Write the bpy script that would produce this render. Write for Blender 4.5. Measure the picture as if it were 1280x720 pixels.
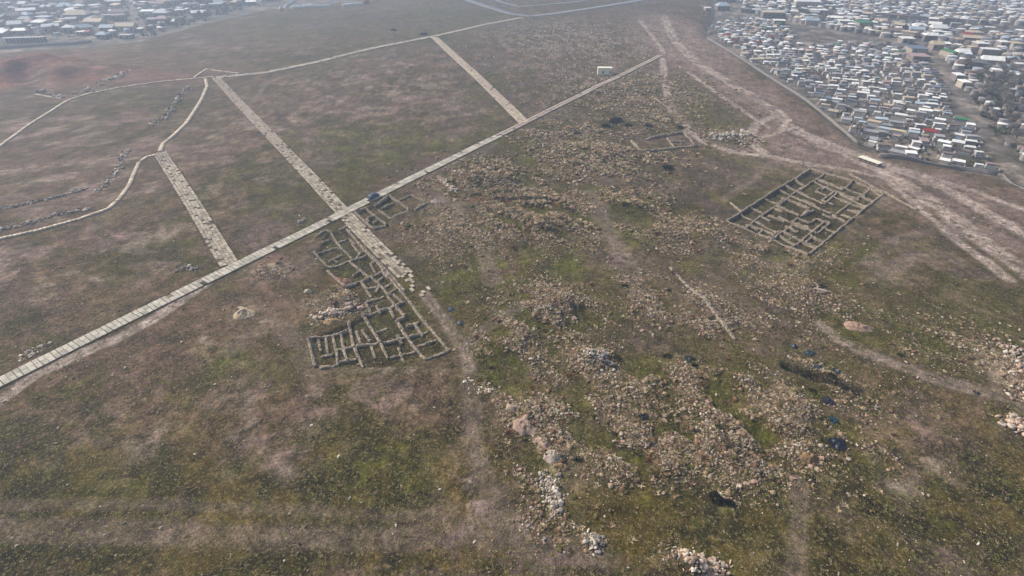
import bpy, math, random
import numpy as np
from mathutils import Vector

# ------------------------------------------------------------------ camera, light, exposure
scene = bpy.context.scene
for o in list(bpy.data.objects): bpy.data.objects.remove(o)
F_PX, HORIZON, CAM_H = 650.0, -105.0, 68.0          # focal length and horizon row for a 1280 x 720 frame
PITCH = math.atan((360 - HORIZON) / F_PX)
cam_data = bpy.data.cameras.new('camera'); cam = bpy.data.objects.new('camera', cam_data)
scene.collection.objects.link(cam); scene.camera = cam
cam_data.sensor_width = 36; cam_data.lens = F_PX / 1280 * 36
cam_data.clip_start = 0.5; cam_data.clip_end = 8000
cam.location = (0, 0, CAM_H); cam.rotation_euler = (math.pi / 2 - PITCH, 0, 0)

SUN_EL, SUN_AZ = math.radians(38), math.radians(-58)   # azimuth from +Y (view direction), negative = left
world = bpy.data.worlds.new('World'); scene.world = world; world.use_nodes = True
wn = world.node_tree.nodes; wl = world.node_tree.links; wn.clear()
sky = wn.new('ShaderNodeTexSky'); sky.sky_type = 'NISHITA'; sky.sun_disc = False
sky.sun_elevation = SUN_EL; sky.sun_rotation = SUN_AZ
sky.air_density = 1.2; sky.dust_density = 4.0; sky.ozone_density = 1.0
bg = wn.new('ShaderNodeBackground'); bg.inputs['Strength'].default_value = 0.055
wo = wn.new('ShaderNodeOutputWorld'); wl.new(sky.outputs[0], bg.inputs[0]); wl.new(bg.outputs[0], wo.inputs[0])
sd = bpy.data.lights.new('sun', 'SUN'); sd.energy = 1.5; sd.angle = math.radians(10); sd.color = (1.0, 0.95, 0.88)
sun = bpy.data.objects.new('sun', sd); scene.collection.objects.link(sun)
sv = Vector((math.sin(SUN_AZ) * math.cos(SUN_EL), math.cos(SUN_AZ) * math.cos(SUN_EL), math.sin(SUN_EL)))
sun.rotation_euler = sv.to_track_quat('Z', 'Y').to_euler()
scene.view_settings.view_transform = 'Standard'; scene.view_settings.look = 'None'
scene.view_settings.gamma = 1.0; scene.view_settings.use_curve_mapping = False
scene.view_settings.exposure = 1.35

# ------------------------------------------------------------------ helpers
rng = np.random.default_rng(7); random.seed(7)
COL = scene.collection
def lin(r, g, b):
    c = np.array([r, g, b]) / 255.0
    return np.where(c <= 0.04045, c / 12.92, ((c + 0.055) / 1.055) ** 2.4)
def sstep(a, b, x):
    t = np.clip((x - a) / (b - a), 0, 1); return t * t * (3 - 2 * t)
def vnoise(x, y, seed=0):
    xi = np.floor(x).astype(np.int64); yi = np.floor(y).astype(np.int64)
    fx = x - xi; fy = y - yi; fx = fx * fx * (3 - 2 * fx); fy = fy * fy * (3 - 2 * fy)
    def h(i, j):
        n = (i * 374761393 + j * 668265263 + seed * 974634777) & 0xFFFFFFFF
        n = ((n ^ (n >> 13)) * 1274126177) & 0xFFFFFFFF
        n = ((n ^ (n >> 16)) * 2246822519) & 0xFFFFFFFF
        return ((n ^ (n >> 15)) & 0xFFFFFF) / 16777215.0
    a = h(xi, yi); b = h(xi + 1, yi); c = h(xi, yi + 1); d = h(xi + 1, yi + 1)
    return (a * (1 - fx) + b * fx) * (1 - fy) + (c * (1 - fx) + d * fx) * fy
def fbm(x, y, scale, octv=4, seed=0, gain=0.5):
    s = 0; a = 1; t = 0
    for k in range(octv):
        s = s + a * vnoise(x / scale * 2 ** k + 17.3 * k, y / scale * 2 ** k - 9.1 * k, seed + k); t += a; a *= gain
    return s / t
def seg_dist(x, y, pts):
    d = np.full(np.shape(x), 1e9)
    for (ax, ay), (bx, by) in zip(pts[:-1], pts[1:]):
        vx, vy = bx - ax, by - ay; L = vx * vx + vy * vy + 1e-9
        t = np.clip(((x - ax) * vx + (y - ay) * vy) / L, 0, 1)
        d = np.minimum(d, (x - ax - t * vx) ** 2 + (y - ay - t * vy) ** 2)
    return np.sqrt(d)
def in_poly(x, y, poly):
    c = np.zeros(np.shape(x), bool); n = len(poly)
    for i in range(n):
        ax, ay = poly[i]; bx, by = poly[(i + 1) % n]
        if ay == by: continue
        c ^= ((ay > y) != (by > y)) & (x < (bx - ax) * (y - ay) / (by - ay) + ax)
    return c
def sdist(x, y, poly):
    d = seg_dist(x, y, list(poly) + [poly[0]])
    return np.where(in_poly(x, y, poly), -d, d)
SP, CP = math.sin(PITCH), math.cos(PITCH)
def ray0(px, py, z=0.0):
    u = 360 - py; d = F_PX * SP - u * CP; f = F_PX * CP + u * SP; k = (CAM_H - z) / d
    return (px - 640) * k, f * k
# large terrain steps: the plateau falls away to the town at the far left and to the walled quarter at the right
EDGE = [ray0(*p) for p in ((-400, 110), (-120, 80), (0, 68), (100, 62), (170, 54), (250, 31), (330, 13), (420, 5), (520, -4))]
EDGE_X = np.array([e[0] for e in EDGE]); EDGE_Y = np.array([e[1] for e in EDGE])
QUART = [ray0(*p) for p in ((878, 42), (930, 76), (1000, 122), (1078, 186), (1150, 203), (1250, 222), (1420, 300), (2200, 200), (2200, 0), (900, -30))]
def h_low(x, y):
    x = np.asarray(x, float); y = np.asarray(y, float)
    yb = np.interp(x, EDGE_X, EDGE_Y)
    fade = 1 - sstep(-130, -60, x)
    h = -6.0 * sstep(0, 45, y - yb) * fade
    h = h - 2.5 * sstep(2, -6, sdist(x, y, QUART))
    return h
def P(px, py):
    x, y = ray0(px, py)
    for _ in range(6):
        x, y = ray0(px, py, float(h_low(x, y)))
    return float(x), float(y)
def PL(pts): return [P(*p) for p in pts]
def scale_at(py): return (F_PX * SP - (360 - py) * CP) / CAM_H        # pixels (of 1280) per metre, sideways

class Blob:                                                        # soft ellipse on the ground
    def __init__(s, px, py, rx, ry, w=1.0):
        s.c = P(px, py); k = scale_at(py); s.rx = rx / k
        a = P(px, py - min(ry, 40)); b = P(px, py + ry); s.ry = abs(a[1] - b[1]) / 2; s.w = w
    def __call__(s, x, y):
        q = ((x - s.c[0]) / s.rx) ** 2 + ((y - s.c[1]) / s.ry) ** 2
        return s.w * np.exp(-q)
def blobs(lst):
    B = [Blob(*b) for b in lst]
    def f(x, y):
        r = np.zeros(np.shape(x))
        for b in B: r = np.maximum(r, b(x, y))
        return r
    return f

# ------------------------------------------------------------------ layout, traced from the photograph onto the ground
R1 = PL([(-60, 507.7), (0, 478), (430, 265.4), (826, 69.5)])           # main slab road
R2 = PL([(270, 97), (350, 182), (430, 266), (478, 316), (532, 368)])   # stone street crossing it
R3 = PL([(200, 191), (243, 258), (287, 331)])
R4 = PL([(543, 47), (600, 99), (656, 153)])
R5 = PL([(272, 97), (330, 91), (400, 77), (470, 60), (545, 45), (600, 32), (652, 22)])
KERB1 = PL([(-40, 208), (0, 181), (35, 157), (60, 142), (85, 126), (110, 118), (150, 110), (200, 103), (250, 98), (268, 96)])
KERB2 = PL([(257, 99), (259, 108), (252, 124), (243, 138), (232, 154), (217, 169), (204, 180), (200, 190)])
KERB3 = PL([(199, 193), (184, 196), (174, 203), (168, 216), (161, 233), (150, 249), (136, 262), (100, 275), (50, 289), (0, 300), (-40, 309)])
KERB4 = PL([(45, 118), (77, 124)]); KERB5 = PL([(243, 97), (258, 87), (300, 92)])
PAVED = [(R1, 1.9), (R2, 2.4), (R3, 2.5), (R4, 2.5), (R5, 2.2), (KERB1, .8), (KERB2, .8), (KERB3, .8), (KERB4, .6), (KERB5, .7)]
ASPHALT = [(PL([(555, -12), (590, 2), (640, 17), (665, 20), (700, 16), (760, 7), (800, 1), (860, -8)]), 4.5),
           (PL([(590, -15), (625, 2), (650, 8), (720, 2), (790, -8)]), 2.5)]
TRACKS = [  # points, half width, strength
    (PL([(-40, 530), (0, 501), (40, 472), (90, 446), (150, 422), (190, 400), (230, 373), (262, 350)]), 1.3, .95),
    (PL([(532, 368), (548, 390), (566, 415), (580, 436), (586, 460)]), 1.2, .69), (PL([(586, 460), (588, 500), (592, 545), (600, 590), (630, 640), (665, 690), (700, 740)]), 1.3, .42),
    (PL([(584, 432), (600, 415), (625, 398), (655, 380)]), 1.1, .5),
    (PL([(830, 20), (842, 50), (870, 78), (920, 108), (965, 135), (990, 160), (1040, 185), (1100, 212), (1160, 250), (1210, 290), (1290, 345)]), 3.2, 1.0),
    (PL([(1000, 165), (1090, 200), (1180, 235), (1290, 300)]), 2.4, .9),
    (PL([(828, 72), (830, 100), (838, 135), (858, 160), (880, 178), (915, 190), (960, 195), (1010, 205)]), 1.8, .95),
    (PL([(835, 60), (880, 92), (930, 125), (960, 142)]), 1.4, .6),
    (PL([(955, 190), (935, 175), (945, 155), (968, 145), (975, 138)]), 1.7, 1.0), (PL([(975, 138), (985, 150), (975, 165), (950, 172), (938, 182), (955, 192)]), 1.3, .8), (PL([(1105, 222), (1150, 262), (1200, 305), (1262, 350)]), 1.2, .85), (PL([(1040, 180), (1120, 208), (1220, 240), (1290, 268)]), 1.6, .8), (PL([(860, 90), (905, 122), (945, 150), (962, 160)]), 1.1, .8), (PL([(800, 25), (815, 45), (830, 66)]), 1.6, .7), (PL([(1010, 206), (1060, 212), (1105, 222)]), 1.3, .8), (PL([(905, 250), (940, 225), (965, 200)]), .9, .5),
    (PL([(1028, 405), (1045, 422), (1080, 438), (1130, 458), (1180, 476), (1235, 490), (1290, 505)]), 1.4, .69),
    (PL([(-20, 662), (150, 664), (320, 670), (480, 672), (650, 665), (760, 700)]), 1.5, .42),
    (PL([(-20, 632), (200, 630), (420, 640), (640, 650)]), .5, .35),
    (PL([(735, 240), (755, 275), (775, 315), (800, 365)]), 2.6, .5),
    (PL([(998, 600), (1000, 660), (990, 730)]), 1.0, .45),
    (PL([(545, 245), (580, 275), (605, 310), (615, 350)]), 2.0, .55),
    (PL([(357, 95), (332, 103), (322, 118), (310, 132)]), 1.2, .5),
    (PL([(640, 65), (625, 52), (630, 40), (650, 32), (720, 25)]), 1.5, .45),
    (PL([(760, 28), (790, 35), (808, 55), (800, 75)]), 1.5, .4),
    (PL([(290, 440), (340, 400), (380, 430), (395, 480)]), 2.0, .35),
    (PL([(1105, 345), (1140, 320), (1180, 318), (1230, 345)]), 1.5, .45),
    (PL([(1080, 330), (1120, 300), (1160, 290)]), 1.2, .4),
    (PL([(560, 205), (590, 196), (620, 180)]), 1.0, .3)]
QROADS = [(PL([(1150, 55), (1175, 85), (1192, 112), (1215, 145), (1240, 182), (1290, 240)]), 2.2),
          (PL([(880, 8), (940, 18), (1010, 33), (1080, 46), (1160, 55), (1290, 66)]), 3.5),
          (PL([(985, 62), (1045, 52), (1090, 48)]), 2.2), (PL([(1195, 45), (1290, 38)]), 3.0),
          (PL([(120, -10), (160, 8), (185, 42)]), 3.0), (PL([(0, 60), (60, 57), (110, 53)]), 2.0)]
f_green = blobs([(740, 300, 120, 70, .75), (1000, 330, 160, 60, .65), (900, 230, 120, 35, .6), (1150, 420, 120, 60, .7), (600, 330, 70, 50, .6), (800, 460, 160, 70, .55), (1100, 640, 160, 60, .5), (640, 140, 70, 30, .5), (560, 30, 110, 18, .6), (350, 40, 120, 14, .45), (460, 182, 90, 25, .8), (620, 175, 50, 20, .6), (700, 330, 60, 45, 1), (770, 350, 40, 40, 1), (720, 400, 50, 22, .9), (880, 125, 65, 32, .9),
                 (1180, 400, 100, 50, .8), (1120, 390, 60, 30, .8), (450, 600, 110, 45, .8), (150, 395, 40, 14, .8), (330, 250, 40, 25, .7), (700, 205, 60, 14, .9),
                 (235, 300, 20, 25, .7), (600, 470, 30, 60, .7), (640, 590, 30, 40, .7), (300, 450, 60, 22, .7), (740, 610, 90, 20, .9), (900, 640, 130, 30, .8),
                 (760, 245, 40, 25, .8), (540, 15, 60, 15, .6), (420, 600, 60, 50, .8), (60, 600, 130, 40, .7), (1010, 455, 60, 12, .7), (1150, 310, 50, 18, .6),
                 (420, 340, 40, 20, .6), (560, 330, 40, 25, .7), (200, 610, 60, 40, .5), (600, 320, 40, 20, .6)])
f_brown = blobs([(60, 330, 140, 50, 1), (60, 160, 110, 30, 1), (330, 150, 60, 50, .8), (500, 90, 90, 30, .8), (560, 130, 60, 30, .6), (250, 60, 150, 20, .4), (190, 540, 50, 25, .9), (360, 580, 40, 30, .9), (120, 220, 170, 45, 1), (150, 310, 150, 40, .8), (90, 370, 120, 30, .6), (300, 230, 60, 40, .6), (440, 115, 120, 35, 1), (260, 430, 70, 40, 1), (330, 520, 80, 60, .9),
                 (480, 500, 110, 40, .8), (590, 620, 60, 45, .9), (720, 60, 110, 40, .9), (230, 170, 60, 40, .7), (60, 100, 130, 25, .8), (1170, 560, 60, 60, .5),
                 (1130, 330, 70, 40, .5), (130, 540, 90, 30, .5), (760, 300, 30, 50, .7), (980, 330, 60, 20, .4), (330, 670, 200, 12, .5), (880, 320, 60, 20, .4), (1240, 620, 60, 80, .4)])
f_red = blobs([(150, 96, 110, 10, .6), (90, 76, 110, 9, .45), (45, 88, 70, 14, 1), (110, 100, 60, 9, .8), (160, 92, 70, 8, .5), (12, 105, 20, 12, 1), (430, 350, 25, 8, .5), (450, 372, 25, 10, .5), (690, 250, 70, 5, .7), (345, 325, 16, 7, .5)])
f_pale = blobs([(305, 393, 13, 9, .9), (360, 590, 15, 10, .5), (1130, 605, 20, 8, .7), (175, 565, 25, 14, .4), (430, 383, 45, 10, .6), (340, 335, 25, 12, .5), (1000, 190, 80, 25, .6), (850, 45, 30, 25, .7),
                (1080, 245, 30, 14, .6), (560, 255, 30, 15, .5), (480, 462, 60, 5, .6), (700, 570, 25, 40, .4), (1260, 480, 25, 40, .6), (1110, 350, 25, 8, .4)])
f_rub = blobs([(920, 545, 85, 55, 1.0), (800, 560, 65, 40, .8), (870, 480, 95, 30, .75), (680, 560, 28, 60, .9), (655, 500, 30, 40, .8), (690, 390, 50, 35, .75), (640, 430, 40, 45, .7),
               (745, 455, 40, 22, .8), (720, 500, 70, 35, .55), (620, 225, 60, 22, .9), (680, 270, 55, 30, .8), (640, 265, 45, 35, .7), (600, 300, 30, 30, .45), (560, 290, 25, 30, .4), (745, 195, 70, 22, .6), (780, 255, 40, 18, .65), (840, 285, 50, 16, .55),
               (930, 315, 90, 18, .45), (820, 380, 30, 40, .6), (880, 400, 60, 40, .5), (990, 370, 60, 30, .4), (780, 110, 70, 22, .65), (700, 165, 45, 14, .5), (825, 160, 40, 20, .5),
               (720, 52, 90, 26, .55), (915, 172, 20, 8, .9), (1268, 470, 14, 45, .9), (440, 375, 45, 14, .7), (345, 335, 25, 12, .5), (740, 676, 14, 10, .9), (870, 705, 40, 20, .9), (1060, 540, 40, 40, .5),
               (1000, 500, 40, 30, .6), (1200, 430, 60, 30, .25), (600, 485, 14, 6, .3), (1030, 480, 60, 35, .4), (690, 640, 30, 30, .7), (150, 225, 60, 20, .1), (1000, 440, 40, 20, .4), (520, 280, 20, 20, .25)])
f_dirt = blobs([(838, 35, 30, 16, 1), (860, 65, 34, 14, 1), (895, 88, 36, 12, 1), (935, 115, 38, 12, 1), (970, 140, 36, 14, 1), (950, 185, 40, 10, .7), (1030, 195, 70, 14, 1), (1110, 212, 50, 12, 1), (1160, 235, 60, 18, 1), (1240, 275, 60, 26, 1), (880, 90, 30, 14, .7), (940, 125, 36, 14, .8), (830, 60, 24, 20, .8), (845, 40, 26, 22, .9), (870, 75, 28, 16, .7), (920, 105, 40, 14, .6), (965, 140, 36, 16, .8), (1005, 170, 60, 18, 1), (1060, 205, 60, 14, .9), (1130, 222, 70, 14, 1), (1200, 250, 70, 22, 1), (1270, 290, 60, 34, 1), (1080, 190, 30, 10, .9), (1010, 48, 30, 8, .9), (900, 65, 20, 14, .6)])
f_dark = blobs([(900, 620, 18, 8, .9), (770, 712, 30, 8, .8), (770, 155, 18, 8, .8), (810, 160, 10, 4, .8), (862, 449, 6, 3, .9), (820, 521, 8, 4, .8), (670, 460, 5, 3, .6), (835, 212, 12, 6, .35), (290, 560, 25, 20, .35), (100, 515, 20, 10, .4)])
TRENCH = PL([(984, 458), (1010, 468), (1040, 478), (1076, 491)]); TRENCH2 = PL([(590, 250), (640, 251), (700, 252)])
ROW1 = PL([(838, 334), (862, 358), (890, 388), (905, 405), (920, 424)])
def zoomseg(ox, oy, k, lst): return [[(ox + x / k, oy + y / k) for x, y in pl] for pl in lst]
RUIN_A = zoomseg(900, 205, 6.095, [[(50, 435), (165, 365), (360, 240), (520, 145), (690, 40)], [(690, 40), (800, 75), (1010, 140), (1145, 190), (1245, 232)], [(1245, 232), (1000, 425), (740, 640), (670, 700)],
    [(670, 700), (540, 640), (380, 570), (200, 495), (50, 435)], [(790, 80), (690, 140)], [(735, 110), (940, 190)], [(940, 190), (1010, 140)], [(720, 130), (870, 200), (1000, 265), (1130, 330)], [(780, 190), (830, 165)],
    [(1050, 260), (1145, 190)], [(1150, 200), (1225, 245)], [(1070, 245), (1180, 290)], [(590, 205), (800, 295)], [(800, 295), (905, 205)], [(540, 235), (660, 285), (780, 340)], [(560, 120), (660, 165)], [(620, 190), (700, 130)],
    [(870, 245), (1000, 290)], [(1000, 290), (890, 370)], [(345, 260), (460, 300)], [(460, 300), (540, 240)], [(430, 310), (620, 385)], [(620, 385), (720, 345)], [(470, 250), (700, 330)], [(240, 330), (330, 365)],
    [(270, 415), (430, 315)], [(265, 425), (460, 520)], [(460, 520), (565, 455)], [(565, 455), (670, 490)], [(370, 380), (500, 430)], [(185, 490), (265, 425)], [(230, 450), (330, 490), (420, 530)], [(290, 525), (335, 490)],
    [(390, 580), (460, 520)], [(460, 540), (560, 600)], [(530, 640), (620, 580)], [(620, 580), (740, 640)], [(640, 560), (800, 430)], [(690, 530), (780, 580)], [(780, 470), (890, 515)], [(740, 320), (860, 370)],
    [(860, 380), (970, 440)], [(550, 430), (700, 480)], [(80, 300), (165, 365)]])
RUIN_B = zoomseg(380, 280, 6.735, [[(80, 230), (140, 290), (200, 345), (245, 350), (370, 300)], [(115, 235), (285, 180)], [(180, 50), (225, 60), (265, 130), (325, 205)], [(100, 105), (180, 50)], [(285, 140), (375, 110)],
    [(205, 305), (330, 245)], [(240, 290), (290, 310)], [(370, 300), (420, 290), (530, 260)], [(380, 300), (470, 380), (550, 440)], [(410, 430), (475, 385)], [(550, 440), (660, 400)], [(430, 490), (560, 445)],
    [(360, 40), (520, 230), (620, 330), (740, 480), (870, 640), (940, 720)], [(560, 260), (700, 400), (850, 570)], [(640, 500), (700, 580), (750, 590)], [(680, 520), (750, 490)], [(560, 635), (690, 590)], [(690, 580), (800, 545)],
    [(200, 395), (245, 440), (350, 530)], [(350, 530), (450, 490)], [(300, 50), (360, 20)], [(150, 150), (220, 110)]]) + zoomseg(380, 370, 6.735, [[(490, 170), (860, 40)], [(500, 160), (640, 380), (710, 525)],
    [(610, 290), (710, 250)], [(670, 385), (860, 335)], [(790, 215), (870, 340), (1030, 540)], [(770, 205), (860, 165)], [(780, 90), (850, 160)], [(890, 60), (980, 180), (1110, 330), (1220, 460)], [(860, 245), (980, 210)],
    [(880, 330), (1050, 285)], [(950, 405), (1130, 355)], [(1040, 530), (1225, 460)], [(720, 510), (940, 450)], [(790, 420), (840, 550)], [(375, 215), (410, 400), (500, 600)], [(240, 330), (270, 460), (285, 590)],
    [(30, 355), (240, 320), (375, 280)], [(270, 440), (440, 415), (630, 380)], [(30, 355), (60, 460), (95, 600)], [(115, 350), (140, 460)], [(140, 500), (250, 480)], [(290, 550), (450, 520)], [(490, 280), (560, 380)], [(140, 610), (285, 590)]])
RUIN_B += zoomseg(380, 280, 6.735, [[(420, 290), (470, 240), (400, 150)], [(470, 240), (530, 225)], [(560, 440), (640, 500), (600, 560)], [(600, 400), (560, 330), (620, 320)], [(660, 400), (720, 470)], [(560, 530), (640, 500)], [(700, 590), (760, 660), (720, 700)], [(750, 590), (830, 650)], [(480, 480), (520, 540), (600, 520)], [(330, 205), (400, 280)], [(430, 160), (375, 110)], [(610, 480), (670, 440)], [(520, 545), (570, 620)]])
RUIN_B += zoomseg(380, 370, 6.735, [[(560, 130), (520, 60), (640, 20)], [(640, 140), (610, 80)], [(720, 95), (760, 180)], [(820, 390), (780, 300)], [(900, 390), (950, 450)], [(180, 340), (200, 480)], [(310, 310), (330, 430)], [(330, 440), (370, 545)], [(440, 290), (480, 400)], [(560, 400), (600, 520)], [(930, 220), (1000, 330)]])
RUIN_C = zoomseg(430, 230, 10.59, [[(145, 370), (385, 600)], [(385, 605), (575, 555)], [(290, 310), (560, 520)], [(225, 335), (290, 310)], [(310, 440), (400, 400)], [(300, 440), (330, 500)], [(390, 500), (470, 460)],
    [(400, 280), (600, 165)], [(600, 165), (860, 330)], [(860, 330), (620, 440)], [(620, 440), (450, 325)], [(500, 310), (660, 240)], [(740, 220), (900, 155)], [(900, 155), (1080, 245)], [(940, 350), (1140, 245)]])
RUIN_D = zoomseg(720, 70, 5.8, [[(400, 620), (475, 700)], [(475, 700), (880, 660)], [(500, 610), (780, 560)], [(780, 560), (860, 650)], [(660, 600), (710, 670)], [(680, 630), (790, 630)]])
_q = [np.array(p) for p in zoomseg(900, 205, 6.095, [[(50, 435), (690, 40), (1245, 232), (670, 700)]])[0]]
def _uv(u, v): a = _q[0] * (1 - u) + _q[1] * u; b = _q[3] * (1 - u) + _q[2] * u; p = a * (1 - v) + b * v; return (float(p[0]), float(p[1]))
_rr = random.Random(5)
for i in range(13):
    for j in range(6):
        u0, u1, v0, v1 = i / 13, (i + 1) / 13, j / 6, (j + 1) / 6
        if i and _rr.random() < .52: RUIN_A.append([_uv(u0, v0), _uv(u0, v1)])
        if j and _rr.random() < .16: RUIN_A.append([_uv(u0, v0), _uv(u1, v0)])
SUNK = [PL(zoomseg(900, 205, 6.095, [[(70, 435), (690, 52), (1225, 240), (670, 685)]])[0]),
        PL([(389, 425), (455, 396), (462, 386), (440, 365), (395, 320), (410, 290), (434, 288), (500, 370), (556, 437), (480, 458), (400, 458)]),
        PL([(444, 266), (486, 247), (512, 262), (488, 272), (486, 283), (467, 286)])]

# ------------------------------------------------------------------ terrain
BUMPS = [Blob(*b) for b in ((660, 525, 16, 10, .7), (690, 570, 14, 8, .6), (745, 450, 16, 9, 1.1), (690, 380, 30, 14, 1.0), (640, 420, 22, 12, .8), (920, 470, 40, 14, 1.0), (900, 545, 40, 22, .9), (820, 590, 40, 14, .8),
         (620, 225, 45, 8, 1.2), (680, 285, 45, 9, 1.2), (640, 300, 30, 8, .8), (780, 260, 30, 7, 1.0), (860, 295, 40, 6, .8), (740, 190, 40, 7, 1.2), (790, 110, 45, 8, 1.0), (1180, 560, 40, 30, .8), (1000, 360, 40, 9, .7),
         (440, 378, 26, 6, 1.0), (340, 333, 14, 6, .7), (870, 705, 30, 9, .8), (305, 393, 10, 5, .5), (990, 520, 40, 20, .8), (880, 380, 50, 14, .7), (1268, 470, 16, 30, 1.0), (260, 430, 60, 20, .6), (1215, 345, 24, 5, -1.0), (740, 420, 20, 8, .5),
         (760, 630, 60, 9, .7), (40, 92, 60, 9, 4.0), (22, 98, 14, 6, 4.5), (60, 87, 22, 4, 3.5), (100, 84, 25, 4, 3.0), (8, 78, 16, 4, 3.0), (140, 86, 30, 3, 2.0), (80, 98, 16, 4, 3.0), (12, 82, 26, 5, 2.5), (120, 92, 60, 6, 2.0), (915, 172, 16, 4, .8), (595, 262, 20, 6, -.6), (1250, 330, 20, 10, .5))]
f_erode = blobs([(40, 92, 70, 12, 1), (130, 100, 60, 8, .7), (12, 100, 30, 14, 1)])
def h_smooth(x, y):
    h = h_low(x, y) + 0.9 * (fbm(x, y, 60, 2, 11) - .5)
    for b in BUMPS: h = h + b(x, y)
    return h
def road_mask(x, y):
    m = np.zeros(np.shape(x))
    for pts, w in PAVED + ASPHALT: m = np.maximum(m, 1 - sstep(w + .1, w + 1.4, seg_dist(x, y, pts)))
    return m
DC0, DS0 = (lambda a: (math.cos(a), math.sin(a)))(math.atan2(R2[0][1] - R2[-1][1], R2[0][0] - R2[-1][0]))
def lump(x, y):
    ax, ay = (x * DC0 + y * DS0) / 2.2, -x * DS0 + y * DC0; return fbm(ax, ay, 3.4, 4, 41, .55)
def h_ground(x, y, rm=None):
    x = np.asarray(x, float); y = np.asarray(y, float)
    if rm is None: rm = road_mask(x, y)
    rub = f_rub(x, y); er = f_erode(x, y)
    m = .22 * (fbm(x, y, 7, 3, 21) - .5) + .10 * (fbm(x, y, 1.6, 2, 31) - .5)
    m = m + np.minimum(rub * 1.2, 1) * (4.2 * np.maximum(lump(x, y) - .42, -.14) + .6 * (fbm(x, y, 1.3, 2, 51) - .5))
    m = m + er * 5 * (np.abs(fbm(x + .6 * y, y * .4, 30, 3, 61) - .5) * -3 + .5)
    far = sstep(120, 330, y); m = m + far * .5 * (fbm(x, y, 22, 2, 77) - .5)
    for k, t in ((TRENCH, 1.3), (TRENCH2, .6)): m = m - t * (1 - sstep(.2, 1.0, seg_dist(x, y, k))) + .3 * t * np.exp(-((seg_dist(x, y, k) - 1.6) / .7) ** 2)
    for pts, w, s in TRACKS:
        d = seg_dist(x, y, pts); m = m * (1 - .6 * s * (1 - sstep(w, w + 1.2, d))) - .06 * s * (np.exp(-((d - w * .55) / .32) ** 2))
    for s in SUNK: m = m - .6 * sstep(.4, -.4, sdist(x, y, s))
    return h_smooth(x, y) + m * (1 - rm) - .05 * rm
C = dict(brown=lin(108, 84, 72), olive=lin(76, 67, 28), green=lin(84, 86, 20), dry=lin(128, 108, 84), dirt=lin(180, 160, 149), pale=lin(188, 170, 152), red=lin(142, 86, 72), dark=lin(34, 31, 29),
         rub=lin(116, 98, 80), town=lin(122, 118, 116), track=lin(138, 120, 110), bare=lin(142, 120, 111), pink=lin(158, 132, 124), asphalt=lin(112, 112, 116), mauve=lin(104, 86, 86), deep=lin(44, 38, 22), ochre=lin(104, 86, 38), soil=lin(70, 56, 50))
DIAG = math.atan2(R2[0][1] - R2[-1][1], R2[0][0] - R2[-1][0]); DC, DS = math.cos(DIAG), math.sin(DIAG)
def along(x, y, k=3.0): return (x * DC + y * DS) / k, -x * DS + y * DC       # stretched along the old street grid
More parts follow.
